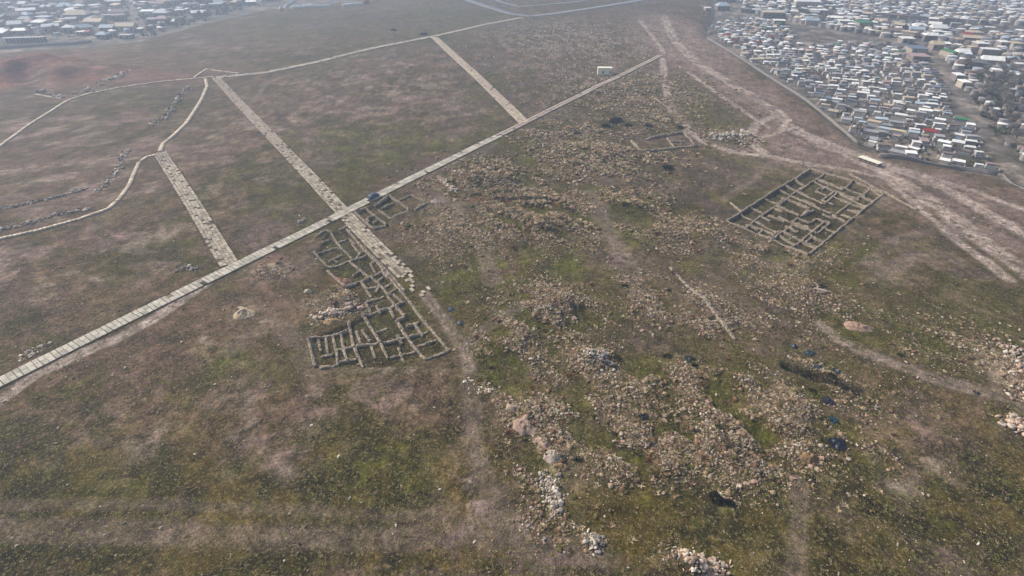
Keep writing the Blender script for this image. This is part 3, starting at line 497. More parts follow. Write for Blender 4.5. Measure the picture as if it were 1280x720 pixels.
kind(bulk('scattered_stones', STONES, x, y, zat(x, y) + s0 * .2, s0[:, None] * rng.uniform(.8, 1.2, (n, 3)), stone_cols(n, .9), M_STONE), 'stuff')
TUFTS = [tuft_template(5, .2, .09, .05) for _ in range(16)]
def d_tuft(x, y): return (.25 + .75 * sstep(.4, .65, fbm(x, y, 4, 3, 421))) * (np.abs(x) < y * .95 + 45) * (1 - road_mask(x, y)) * (1 - .75 * f_brown(x, y))
x, y = pick_xy(75000, -130, 130, 28, 105, d_tuft); n = len(x); s0 = rng.uniform(.5, 1.6, n); tc = np.array([lin(112, 106, 56), lin(98, 102, 46), lin(146, 130, 90), lin(88, 80, 48), lin(166, 152, 116)])[rng.choice(5, n, p=(.3, .25, .2, .15, .1))]
kind(bulk('grass_tufts', TUFTS, x, y, zat(x, y) - .02, np.stack([s0, s0, s0 * rng.uniform(.6, 1.2, n)], 1), tc * rng.uniform(.7, 1.2, (n, 1)), M_GRASS), 'stuff')
x, y = pick_xy(15000, -190, 190, 105, 240, d_tuft); n = len(x); s0 = rng.uniform(1.4, 3.4, n); tc = np.array([lin(96, 90, 52), lin(88, 88, 48), lin(120, 106, 80), lin(76, 70, 46)])[rng.choice(4, n)]
kind(bulk('far_grass_tufts', TUFTS, x, y, zat(x, y) - .02, np.stack([s0, s0, s0 * .5], 1), tc * rng.uniform(.8, 1.15, (n, 1)), M_GRASS), 'stuff')

LAND = [(P(*p), t) for p, t in (((745, 450), 'near the whitish grey stone mound'), ((660, 535), 'near the pink earth mounds'), ((692, 620), 'near the white stone spill'), ((880, 380), 'near the single long stone footing'), ((1030, 475), 'near the black trench'), ((900, 622), 'near the scorched patch'), ((1010, 573), 'near the rounded brown mound'),
        ((862, 449), 'near the black pit patch'), ((805, 522), 'near the black torn sheet'), ((450, 375), 'near the spoil heap of the long ruin'), ((590, 430), 'near the fork of the dirt track'), ((690, 250), 'near the reddish trench of the upper rubble'), ((620, 225), 'near the broken stone row of the upper rubble'), ((690, 390), 'on the tan rubble rise past the track fork'),
        ((960, 320), 'below the gridded ruin'), ((1270, 470), 'near the end of the forked dirt track'), ((870, 705), 'near the pinkish stone heap'), ((785, 160), 'near the dark thicket'), ((830, 270), 'between the reddish trench and the gridded ruin'), ((930, 490), 'in the densest stones between the trench and scorched patch'))]
def near_to(x, y): return min(LAND, key=lambda l: math.dist(l[0], (x, y)))[1]
# boulders that can be picked out one by one
def boulder_mesh(rgb):
    m = plain_mat('boulder_stone', rgb, .3, 1.2, .95, .08, .2, .5); out = []
    for _ in range(4):
        v, f = ico()
        mid = {}; V = v.tolist(); Fc = []
        def mp(a, b):
            k = (min(a, b), max(a, b))
            if k not in mid: p = (np.array(V[a]) + np.array(V[b])) / 2; V.append((p / np.linalg.norm(p)).tolist()); mid[k] = len(V) - 1
            return mid[k]
        for a, b, c in f: d, e, g = mp(a, b), mp(b, c), mp(c, a); Fc += [(a, d, g), (b, e, d), (c, g, e), (d, e, g)]
        V = np.array(V); V = np.sign(V) * np.abs(V) ** .5; V = V * rng.uniform(.8, 1.12, (len(V), 3)) * np.array([1.15, .8, .55]); me = bpy.data.meshes.new('boulder'); me.from_pydata(V.tolist(), [], Fc); me.materials.append(m); out.append(me)
    return out
BO = [('pale beige boulder lying in the rubble field', (184, 168, 152)), ('pinkish tuff boulder lying in the rubble field', (176, 146, 130)), ('grey boulder lying in the rubble field', (138, 132, 126))]
BM = [boulder_mesh(c) for _, c in BO]
SCRUB = [tuft_template(14, .8, .5, .2) for _ in range(12)]
def d_scrub(x, y): return np.clip(f_rub(x, y) * 1.6, 0, 1) * sstep(.38, .52, lump(x, y)) * (1 - road_mask(x, y)) * (1 - dug(x, y))
x, y = pick_xy(14000, -60, 150, 34, 260, d_scrub); n = len(x); s0 = rng.uniform(.25, .9, n) * (.9 + .5 * (y > 120)); tc = np.array([lin(178, 158, 124), lin(156, 130, 102), lin(124, 112, 74), lin(98, 96, 54), lin(196, 178, 148)])[rng.choice(5, n, p=(.3, .25, .2, .13, .12))]
kind(bulk('dry_scrub', SCRUB, x, y, zat(x, y) - .04, np.stack([s0, s0, s0 * rng.uniform(.5, .9, n)], 1), tc * rng.uniform(.7, 1.15, (n, 1)), M_GRASS), 'stuff')
def hummock():
    v, f = ico(); v = v * rng.uniform(.8, 1.2, (12, 1)) * np.array([1.0, .8, .45]); q, _ = np.linalg.qr(rng.normal(size=(3, 3))); v[:, :2] = v[:, :2] + rng.normal(0, .08, (12, 2)); return v, f[[k for k in range(20) if v[f[k], 2].mean() > -.25]]
HUM = [hummock() for _ in range(14)]
x, y = pick_xy(18000, -60, 170, 34, 290, d_scrub); n = len(x); s0 = np.clip(.22 * (1 - rng.random(n)) ** -.36, .18, .62) * (.9 + .5 * (y > 120)); tc = np.array([lin(158, 136, 108), lin(138, 112, 88), lin(112, 102, 66), lin(88, 88, 46), lin(170, 152, 128), lin(122, 94, 74)])[rng.choice(6, n, p=(.26, .22, .16, .12, .12, .12))]
hm_o = bulk('dry_hummocks', HUM, x, y, zat(x, y) + s0 * .05, s0[:, None] * rng.uniform(.75, 1.3, (n, 3)), tc * rng.uniform(.65, 1.1, (n, 1)), attr_mat('hummock', [(2.0, .7, 1.3), (7.0, .55, 1.5)], 1.0)); kind(hm_o, 'stuff')
ex_, ey_ = [], []
for pts, w in ((R1, 1.6), (R2, 2.05), (R3, 2.1)):
    c, q = resample(pts, .12); c = c[c[:, 1] < 190]; t = np.gradient(c, axis=0); t /= np.linalg.norm(t, axis=1)[:, None]; side = rng.choice((-1, 1), len(c)); off = side * (w + rng.normal(.05, .16, len(c))); k = fbm(c[:, 0] + side * 9, c[:, 1], 3, 3, 441) > .47; ex_.append((c[:, 0] - t[:, 1] * off)[k]); ey_.append((c[:, 1] + t[:, 0] * off)[k])
x, y = np.concatenate(ex_), np.concatenate(ey_); n = len(x); s0 = rng.uniform(.8, 1.9, n); tc = np.array([lin(92, 86, 44), lin(84, 86, 36), lin(110, 96, 62)])[rng.choice(3, n)]
kind(bulk('road_edge_grass', TUFTS, x, y, h_smooth(x, y) + .06, np.stack([s0, s0, s0], 1), tc * rng.uniform(.7, 1.1, (n, 1)), M_GRASS), 'stuff')
def stone_patch(name, label, cat, pts_px, n, spread, smin, smax, bright, p, group=None, hump=0.0):
    """heap or line of loose stones: one thing"""
    pts = PL(pts_px); x0, y0 = pts[0]; L = sum(math.dist(a, b) for a, b in zip(pts[:-1], pts[1:])); c, s = resample(pts, max(L / 200, .02)) if L > 0 else (np.array(pts), None)
    k = rng.integers(0, len(c), n); q = c[k] + rng.normal(0, spread, (n, 2)); s0 = np.clip(smin * (1 - rng.random(n)) ** -.5, smin, smax)
    d = np.hypot(*(q - c[k]).T); z = zat(q[:, 0], q[:, 1]) + hump * np.exp(-(d / spread) ** 2 * .7) * rng.random(n) + s0 * .2
    o = bulk('loose_stones', STONES, q[:, 0] - x0, q[:, 1] - y0, z - Z(x0, y0), s0[:, None] * rng.uniform(.8, 1.2, (n, 3)), stone_cols(n, bright, p), M_STONE, root := empty(name, (x0, y0, Z(x0, y0)))); kind(o, 'stuff'); tag(root, label, cat, group)
    for i in np.argsort(-s0)[:6]:                     # the largest blocks one by one
        b = link('stone', random.choice(BM[0 if bright > 1 else 2]), root); b.location = (q[i, 0] - x0 + .2, q[i, 1] - y0, z[i] - Z(x0, y0)); b.scale = (s0[i], s0[i], s0[i]); b.rotation_euler = (0, .2, i)
    return root
PW = (.15, .35, .05, .1, .4, .02, .05, .02); PP = (.3, .15, .2, .05, .05, .05, .25, .02); PG = (.15, .15, .1, .3, .1, .15, 0, .2)
stone_patch('stone_heap', 'white stone heap dumped in the bend of the dirt track', 'stone heap', [(892, 172), (915, 174), (932, 167)], 260, 1.6, .25, .9, 0.82, PW, hump=.9)
stone_patch('stone_heap', 'whitish grey stone mound standing out in the middle of the rubble field', 'stone heap', [(733, 446), (748, 450), (762, 456)], 320, .9, .12, .4, 0.82, PW, hump=.7)
stone_patch('stone_heap', 'white stone spill running below the pink earth mounds', 'stone heap', [(678, 592), (692, 612), (694, 640)], 420, .8, .1, .38, 0.82, PW, hump=.4)
stone_patch('stone_heap', 'small isolated white stone pile on dark green grass', 'stone heap', [(738, 672), (748, 682)], 150, .55, .1, .34, 0.82, PW, hump=.3)
stone_patch('stone_heap', 'pinkish stone heap beside the black scorched hollow', 'stone heap', [(852, 700), (880, 712), (905, 716)], 330, .9, .12, .45, 1.1, PP, hump=.5)
stone_patch('stone_heap', 'pale stone heap with white blocks just above the end of the forked dirt track', 'stone heap', [(1264, 432), (1272, 470), (1276, 500)], 420, 1.2, .1, .45, .95, PP, hump=.8)
stone_patch('stone_heap', 'pinkish grey stone heap just below the end of the forked dirt track', 'stone heap', [(1270, 525), (1282, 540)], 220, 1.0, .12, .5, 1.05, PP, hump=.6)
stone_patch('stone_heap', 'tan and white spoil heap piled behind the long ruin', 'stone heap', [(402, 397), (425, 388), (448, 383)], 260, 1.0, .14, .6, 1.1, PP, hump=.6)
stone_patch('stone_heap', 'speckled white stones lying together on the slab road verge', 'stones', [(26, 446), (42, 438), (54, 434)], 60, .7, .1, .38, 1.15, PW)
stone_patch('stone_heap', 'dark and white stones beside the slab road short of the crossing', 'stones', [(374, 278), (380, 274)], 34, .5, .16, .5, .9, PG)
stone_patch('stone_heap', 'little cluster of white stones in brown grass in front of the long ruin', 'stones', [(585, 476), (598, 484), (612, 487)], 40, .7, .12, .36, 1.1, PW)
stone_patch('stone_heap', 'grey stones by the corner of the slab road and a stone street', 'stones', [(224, 332), (240, 338)], 50, .8, .14, .45, .95, PG)
stone_patch('fallen_stone_wall', 'upper collapsed dry stone terrace wall in the brown field', 'stone wall', [(-10, 264), (30, 256), (70, 247), (105, 237)], 420, .5, .18, .55, .8, PG, 'collapsed terrace walls')
stone_patch('fallen_stone_wall', 'lower collapsed dry stone terrace wall next to the curved stone path', 'stone wall', [(-10, 290), (30, 283), (70, 270), (112, 262)], 420, .5, .18, .55, .8, PG, 'collapsed terrace walls')
stone_patch('fallen_stone_wall', 'tumbled grey stone row climbing between two stone paths', 'stone wall', [(122, 240), (136, 225), (150, 208), (158, 188)], 260, .8, .2, .6, .95, PG)
stone_patch('fallen_stone_wall', 'dark tumbled stone row leading up to the street corner', 'stone wall', [(192, 155), (212, 140), (222, 122), (240, 108)], 240, 1.2, .25, .8, .85, PG)
stone_patch('fallen_stone_wall', 'dark boulder row at the foot of the red eroded slope', 'stone wall', [(48, 114), (65, 118), (78, 122)], 130, 1.0, .3, .9, .8, PG)
stone_patch('fallen_stone_wall', 'pinkish boulder row along the path below the red slope', 'stone wall', [(98, 117), (120, 110), (145, 100), (160, 92)], 160, 1.2, .3, 1.0, .95, PP)
stone_patch('fallen_stone_wall', 'pinkish broken stone row at the corner of the upper rubble heaps', 'stone wall', [(548, 221), (558, 230), (566, 240)], 150, .6, .2, .6, 1.05, PP)

x, y = pick_xy(170, -25, 110, 36, 135, d_rub)
for i in range(len(x)):
    k = random.choice((0, 0, 1, 1, 2)); o = link('boulder', random.choice(BM[k])); s = random.uniform(.2, .4); o.location = (x[i], y[i], Z(x[i], y[i]) + s * .25); o.scale = (s * random.uniform(.8, 1.3), s * random.uniform(.8, 1.1), s * random.uniform(.7, 1.1)); o.rotation_euler = (random.uniform(-.3, .3), random.uniform(-.3, .3), random.uniform(0, 6.3))
    lab = BO[k][0].replace('lying in the rubble field', near_to(x[i], y[i])); tag(o, lab, 'boulder', lab.replace('boulder', 'boulders', 1))
for px, py, s, k, lab in ((745, 88, .0, 0, ''), (305, 388, .9, 0, 'flat pale slab of rock sticking out of the tan sand heap'), (1043, 371, .7, 0, ''), (1025, 365, .9, 0, 'long pale stone block lying on grass beyond the rubble'), (540, 290, 0, 0, '')):
    if lab: X, Y = P(px, py); o = link('boulder', BM[k][0]); o.location = (X, Y, Z(X, Y) + .15); o.scale = (s * 1.5, s * .6, s * .5); o.rotation_euler = (0, 0, -.5); tag(o, lab, 'boulder')

# earth mounds
def mound(px, py, w_px, h, rgb, label, asp=.6, yaw=0.0):
    x0, y0 = P(px, py); r = w_px / scale_at(py) / 2; m = plain_mat('mound_earth', rgb, .5, 2.2, .97, .05, 0, .6); V = []; Fc = []; na, nr = 40, 14; ph = random.uniform(0, 99)
    ca, sa = math.cos(yaw), math.sin(yaw)
    for j in range(nr + 1):
        q = j / nr
        for i in range(na):
            a = 6.2832 * i / na; rr = r * q * (.75 + .5 * float(vnoise(np.array(2.2 * math.cos(a) + ph), np.array(2.2 * math.sin(a) + ph), 3))); u = rr * math.cos(a); v = rr * math.sin(a) * asp; X = u * ca - v * sa; Y = u * sa + v * ca
            e = (1 - q * q) ** 1.2 * h * (.35 + .8 * float(vnoise(np.array(X * 1.6 + ph), np.array(Y * 1.6), 9)) + .5 * float(vnoise(np.array(X * 4 + ph), np.array(Y * 4), 19))); V.append((X, Y, Z(x0 + X, y0 + Y) + e - .12 * (q > .95) - Z(x0, y0)))
    for j in range(nr):
        for i in range(na): a = j * na + i; b = j * na + (i + 1) % na; Fc.append((a, a + na, b + na, b) if j else (a, a + na, b + na))
    me = bpy.data.meshes.new('earth_mound'); me.from_pydata(V, [], [f for f in Fc]); me.materials.append(m); me.polygons.foreach_set('use_smooth', [True] * len(me.polygons)); o = link('earth_mound', me); o.location = (x0, y0, Z(x0, y0)); tag(o, label, 'mound')
mound(305, 394, 26, .8, (204, 178, 146), 'tan sand heap alone in the brown grass below the slab road', .8)
mound(640, 511, 22, .45, (168, 146, 130), 'small pink earth mound at the head of the mound row', .6, -.5)
mound(655, 534, 34, .75, (166, 142, 126), 'largest pink earth mound on the edge of the rubble field', .7, -.6)
mound(678, 556, 26, .6, (172, 148, 132), 'pink earth mound between the largest mound and the palest mound', .6, -.6)
mound(690, 573, 20, .5, (196, 178, 164), 'palest pink earth mound above the white stone spill', .7)
mound(704, 584, 18, .6, (146, 122, 98), 'brown earth mound at the foot of the mound row', .5, -.4)
mound(415, 402, 22, .6, (172, 142, 106), 'orange tan sand heap behind the long ruin', .6)
mound(407, 457, 18, .4, (168, 140, 106), 'orange tan sand patch inside the near corner room of the long ruin', .6)
mound(428, 349, 26, .8, (150, 118, 98), 'reddish brown earth mound beside the middle of the long ruin', .6, -.5)
mound(385, 364, 11, .6, (186, 174, 148), 'pale earth mound in grass beside the long ruin', .8)
mound(1071, 408, 34, .7, (164, 136, 118), 'pinkish earth mound at the start of the forked dirt track', .5, -.3)
mound(1010, 573, 26, .8, (134, 108, 82), 'rounded brown mound at the right edge of the stone field', .6)
mound(545, 252, 14, .5, (182, 164, 150), 'pale pink earth mound at the corner of the small crossroads ruin', .7)

# dry tussock shrubs
def shrub_mesh(cols, nb, name='dry_shrub'):
    m = M_GRASS; out = []
    for _ in range(4):
        V = []; Fc = []; K = []
        for k in range(nb):
            a = random.uniform(0, 6.283); el = math.asin(random.uniform(.08, 1)); L = random.uniform(.75, 1.08); d = np.array([math.cos(a) * math.cos(el), math.sin(a) * math.cos(el), math.sin(el) * .75]); b = d * random.uniform(.25, .7) + np.array([0, 0, -.05]); t = d * L
            s = np.cross(d, (random.uniform(-1, 1), random.uniform(-1, 1), random.uniform(-1, 1))); s = s / (np.linalg.norm(s) + 1e-6) * random.uniform(.05, .12); i = len(V); V += [b - s, b + s, t]; Fc.append((i, i + 1, i + 2)); c = lin(*random.choice(cols)) * random.uniform(.7, 1.2); K += [c] * 3
        me_o = mk(name, np.array(V), np.array(Fc), np.array(K), m); me = me_o.data; bpy.data.objects.remove(me_o); out.append(me)
    return out
SH = [('straw coloured dry tussock growing in the rubble field', shrub_mesh([(150, 130, 98), (132, 114, 82), (168, 150, 118)], 170)), ('rusty brown dry shrub growing in the rubble field', shrub_mesh([(132, 102, 74), (112, 88, 64), (148, 118, 88)], 170)), ('dark olive low bush growing in the rubble field', shrub_mesh([(70, 70, 40), (58, 58, 36), (84, 82, 50)], 190))]
x, y = pick_xy(190, -20, 120, 36, 175, lambda x, y: np.clip(f_rub(x, y) * 1.1, 0, 1) * (1 - road_mask(x, y)))
for i in range(len(x)):
    k = random.choice((0, 0, 1, 1, 2)); o = link('dry_shrub' if k < 2 else 'low_bush', random.choice(SH[k][1])); s = random.uniform(.45, 1.05); o.location = (x[i], y[i], Z(x[i], y[i]) - .03); o.scale = (s * random.uniform(.9, 1.5), s, s * random.uniform(.5, .85)); o.rotation_euler = (0, 0, random.uniform(0, 6.3)); lab = SH[k][0].split(' growing')[0] + ' ' + near_to(x[i], y[i]); tag(o, lab, 'shrub', 'group of: ' + lab)
DB = shrub_mesh([(44, 46, 40), (36, 38, 36), (56, 58, 46)], 220)
for px, py, w, lab, g in ((770, 152, 26, 'widest dark bush in the thicket above the overgrown ruin', None), (757, 158, 16, 'dark bush in the thicket above the overgrown ruin', 1), (786, 158, 16, 'dark bush in the thicket above the overgrown ruin', 1), (810, 159, 14, 'small dark bush directly above the overgrown ruin', None), (851, 160, 14, 'dark bush where the ruin meets the dirt track', None),
                      (722, 168, 14, 'dark bluish bush among the upper rubble', None), (835, 211, 20, 'low dark bush in grass short of the gridded ruin', None), (530, 43, 12, 'dark bush at the corner of the upper stone street', None), (492, 38, 10, 'dark bush alone on the grassy plateau', None), (895, 622, 26, 'black green bush on the scorched patch', 2), (912, 628, 18, 'black green bush on the scorched patch', 2), (636, 38, 6, '', None)):
    if not lab: continue
    X, Y = P(px, py); r = w / scale_at(py) / 2; o = link('dark_bush', random.choice(DB)); o.location = (X, Y, Z(X, Y) - .05); o.scale = (r, r * .8, r * .7); o.rotation_euler = (0, 0, random.uniform(0, 6)); tag(o, lab, 'bush', {1: 'bushes of the dark thicket', 2: 'bushes on the scorched patch'}.get(g))

# crumpled dumped sheets
def sheet(px, py, w_px, rgb, label, group=None, asp=.6):
    x0, y0 = P(px, py); r = w_px / scale_at(py) / 2; n = 12; m = plain_mat('plastic_sheet', rgb, .3, 2, .45, .4, .1); V = []; Fc = []; idx = {}; ph = random.uniform(0, 99)
    for j in range(n):
        for i in range(n):
            u = (i / (n - 1) * 2 - 1); v = (j / (n - 1) * 2 - 1); q = math.hypot(u, v)
            if q > .75 + .45 * float(vnoise(np.array(u * 1.7 + ph), np.array(v * 1.7), 4)): continue
            X, Y = u * r, v * r * asp / .6; e = .5 * float(vnoise(np.array(X * 2.2 + ph), np.array(Y * 2.2), 8)) * max(0, 1.2 - q) + .03; idx[i, j] = len(V); V.append((X, Y, Z(x0 + X, y0 + Y) + e - Z(x0, y0)))
    for j in range(n - 1):
        for i in range(n - 1):
            k = [(i, j), (i + 1, j), (i + 1, j + 1), (i, j + 1)]
            if all(q in idx for q in k): Fc.append([idx[q] for q in k])
    me = bpy.data.meshes.new('dumped_sheet'); me.from_pydata(V, [], Fc); me.materials.append(m); o = link('dumped_sheet', me); so = o.modifiers.new('thickness', 'SOLIDIFY'); so.thickness = .03; o.location = (x0, y0, Z(x0, y0)); tag(o, label, 'sheet', group)
TEAL = (20, 42, 52); NAVY = (16, 22, 34)
for a in ((993, 431, 9, TEAL, 'dark teal sheet scrap lying on pale stones above the black trench', 'sheets above the trench'), (1013, 440, 13, TEAL, 'dark teal sheet scrap lying on pale stones above the black trench', 'sheets above the trench'), (1022, 459, 12, TEAL, 'long dark teal sheet scrap in grass on the upper trench bank', None), (1046, 463, 12, TEAL, 'compact dark teal sheet scrap in grass near the trench end', None),
          (1036, 500, 17, NAVY, 'torn navy sheet crumpled just under the black trench', None), (1043, 523, 13, (20, 56, 70), 'bright teal blue sheet bundle on the stony slope', None), (1048, 554, 22, NAVY, 'navy sheet lying near the rounded brown mound', None), (390, 432, 8, (40, 84, 82), 'green teal sheet inside a room of the long ruin', None), (862, 449, 15, (22, 20, 20), 'added black patch standing in for a dark pit in the rubble field', None),  # the last, black one is an added patch for the dark of a pit
          (805, 522, 15, (24, 22, 22), 'black torn sheet among brown stones', None), (564, 387, 10, (52, 60, 78), 'dull blue sheet in stones by the end of the stone street', None), (575, 404, 10, (50, 58, 74), 'dull blue sheet near the fork of the dirt track', None), (745, 232, 10, (30, 30, 30), '', None), (1221, 490, 8, (40, 38, 40), 'dark grey sheet dropped on the forked dirt track', None)):
    if a[4]: sheet(*a[:5], group=a[5])

# ------------------------------------------------------------------ blue car
def loft(name, secs, mat, parent, caps=True):
    V = [p for s in secs for p in s]; k = len(secs[0]); Fc = []
    for i in range(len(secs) - 1):
        for j in range(k): a = i * k + j; b = i * k + (j + 1) % k; Fc.append((a, b, b + k, a + k))
    if caps: Fc += [tuple(range(k))[::-1], tuple(range((len(secs) - 1) * k, len(secs) * k))]
    me = bpy.data.meshes.new(name); me.from_pydata(V, [], Fc); me.materials.append(mat); return link(name, me, parent)
M_CAR = plain_mat('blue_car_paint', (34, 66, 100), .06, .5, .3, .5, 0); M_GLASS = plain_mat('dark_glass', (26, 32, 40), .05, 1, .08, .6, 0); M_TYRE = plain_mat('tyre_rubber', (28, 28, 29), .1, 2, .8, .1, 0); M_RIM = plain_mat('wheel_rim', (150, 152, 156), .1, 2, .35, .4, 0, 0, .6); M_LAMP = plain_mat('lamp_lens', (216, 214, 204), .05, 2, .2, .5, 0); M_TAIL = plain_mat('tail_lens', (150, 30, 26), .05, 2, .25, .5, 0)
def car(px, py, yaw):
    x, y = P(px, py); z = float(h_smooth(x, y)) + .26; r = empty('parked_car', (x, y, z), yaw); r.scale = (.88, .88, .88); tag(r, 'blue car parked on the slab road just past the crossing', 'car')
    def ring(X, w, z0, z1): return [(X, -w, z0), (X, w, z0), (X, w * 1.02, z0 + (z1 - z0) * .55), (X, w * .92, z1), (X, -w * .92, z1), (X, -w * 1.02, z0 + (z1 - z0) * .55)]
    loft('body', [ring(X, w, a, b) for X, w, a, b in ((-2.2, .72, .38, .72), (-2.1, .82, .28, .88), (-1.5, .86, .2, .95), (-.6, .87, .2, .96), (.6, .87, .2, .94), (1.4, .86, .2, .88), (2.0, .8, .26, .76), (2.2, .68, .36, .62))], M_CAR, r)
    cab = loft('window_glass', [[(X, -w, z0), (X, w, z0), (X, w * .9, z1), (X, -w * .9, z1)] for X, w, z0, z1 in ((-1.75, .76, .92, .95), (-1.15, .8, .92, 1.36), (.35, .8, .92, 1.38), (1.15, .76, .9, .93))], M_GLASS, r)
    loft('roof', [[(X, -w, z0), (X, w, z0), (X, w * .95, z0 + .06), (X, -w * .95, z0 + .06)] for X, w, z0 in ((-1.25, .70, 1.33), (-.9, .74, 1.38), (.1, .74, 1.39), (.45, .70, 1.35))], M_CAR, r)
    for sx in (-1.38, 1.36):
        for sy in (-.8, .8):
            for nm, rad, wd, mt in (('tyre', .32, .2, M_TYRE), ('rim', .2, .215, M_RIM)):
                S = [[(sx + rad * q * math.cos(t), sy + yy, .26 + rad * q * math.sin(t)) for t in np.linspace(0, 6.2832, 16, endpoint=False)] for yy, q in ((-wd / 2, .9), (-wd / 2 * .8, 1), (wd / 2 * .8, 1), (wd / 2, .9))]
                if nm == 'tyre': w = loft('wheel', S, mt, r)
                else: loft('rim', S, mt, w)
    for sy in (-.58, .58):
        for nm, X, mt in (('headlight', 2.12, M_LAMP), ('tail_light', -2.18, M_TAIL)): loft(nm, [[(X - .06, sy - .16, .56), (X - .06, sy + .16, .56), (X - .06, sy + .16, .7), (X - .06, sy - .16, .7)], [(X + .05, sy - .15, .57), (X + .05, sy + .15, .57), (X + .05, sy + .15, .68), (X + .05, sy - .15, .68)]], mt, r)
a1 = math.atan2(R1[2][1] - R1[1][1], R1[2][0] - R1[1][0])
car(467, 247.1, a1)

# ------------------------------------------------------------------ buildings
M_WIN = plain_mat('window_pane', (52, 58, 66), .15, 1, .15, .5, .3); M_DOOR = plain_mat('door_wood', (84, 70, 60), .2, 2, .7, .2, .3)
WALLS = [plain_mat('house_wall', c, .2, .5, .9, .1, .2, .2) for c in ((168, 158, 148), (150, 138, 130), (182, 172, 158), (136, 128, 126))]
ROOFC = {'beige': (204, 186, 158), 'white': (246, 244, 238), 'grey': (164, 162, 164), 'brown': (134, 116, 108), 'pale blue': (178, 190, 198), 'pinkish': (176, 150, 146), 'dark grey': (104, 104, 110), 'red': (150, 52, 48), 'green': (62, 128, 84), 'slate blue': (120, 130, 150)}
ROOFM = {k: plain_mat('roof_' + k.replace(' ', '_'), v, .22, .6, .7, .2, .14, .2) for k, v in ROOFC.items()}
WIN_ME = box_mesh('window', 0, M_WIN); DOOR_ME = box_mesh('door', 0, M_DOOR)
def pyd(name, V, Fc, mat, parent): me = bpy.data.meshes.new(name); me.from_pydata(V, [], Fc); me.materials.append(mat); return link(name, me, parent)
CUBE_F = [(3, 2, 1, 0), (4, 5, 6, 7), (0, 1, 5, 4), (1, 2, 6, 5), (2, 3, 7, 6), (3, 0, 4, 7)]
def cube_v(x0, x1, y0, y1, z0, z1): return [(x, y, z) for z in (z0, z1) for x, y in ((x0, y0), (x1, y0), (x1, y1), (x0, y1))]
def house(x, y, yaw, w, d, h, form, colour, wall, where, wins=True, name='house', label=None, group=None):
    z = min(Z(x + dx, y + dy) for dx in (-w / 2, w / 2) for dy in (-d / 2, d / 2)) - .1; r = empty(name, (x, y, z), yaw)
    pyd('wall', cube_v(-w / 2, w / 2, -d / 2, d / 2, -.3, h), CUBE_F, wall, r); o = .45; W, D = w / 2 + o, d / 2 + o; m = ROOFM[colour]
    if form == 'flat': pyd('roof', cube_v(-W + .2, W - .2, -D + .2, D - .2, h + .003, h + .28), CUBE_F, m, r)
    elif form == 'lean-to': V = cube_v(-W, W, -D, D, h + .003, h + .16); V = [(a, b, c + (b + D) * .14) for a, b, c in V]; pyd('roof', V, CUBE_F, m, r)
    else:
        rg = 0 if form == 'gabled' else min(D, W) * .75; hr = min(w, d) * random.uniform(.22, .32); t = .14
        lo = [(-W, -D, h + .003), (W, -D, h + .003), (W, D, h + .003), (-W, D, h + .003)]; up = [(a, b, c + t) for a, b, c in lo]; rd = [(-W + rg, 0, h + hr + t), (W - rg, 0, h + hr + t)]
        rf = pyd('roof', lo + up + rd, [(3, 2, 1, 0), (0, 1, 5, 4), (1, 2, 6, 5), (2, 3, 7, 6), (3, 0, 4, 7), (4, 5, 9, 8), (6, 7, 8, 9), (5, 6, 9), (7, 4, 8)], m, r)
        if random.random() < .5: pyd('chimney', cube_v(w * .2, w * .2 + .6, .4, 1.0, h + hr * .3, h + hr + .7), CUBE_F, WALLS[3], rf)
    if wins:
        nwin = max(2, int(w / 3.2))
        for sy in (-1, 1):
            for k in range(nwin):
                X = (k + .5) / nwin * w - w / 2; dr = sy < 0 and k == nwin // 2; o2 = link('door' if dr else 'window', DOOR_ME if dr else WIN_ME, r); o2.location = (X, sy * d / 2, .02 if dr else h * .38); o2.scale = (1.0 if dr else 1.25, .12, 2.0 if dr else min(1.3, h * .42))
    lab = label or f'{colour} {form} roofed house {where}'; tag(r, lab, 'house' if name == 'house' else name.replace('_', ' '), group or (None if label else lab.replace('house', 'houses'))); return r
LT = 'in the hazy town below the plateau'
placed = []
def free(x, y, r):
    for a, b, c in placed:
        if (a - x) ** 2 + (b - y) ** 2 < (r + c) ** 2: return False
    placed.append((x, y, r)); return True
def at_house(px, py, wpx, d, h, form, colour, yaw, **k):
    x, y = P(px, py); w = wpx / scale_at(py) ; free(x, y, max(w, d) * .5); return house(x, y, yaw, w, d, h, form, colour, random.choice(WALLS), LT, **k)
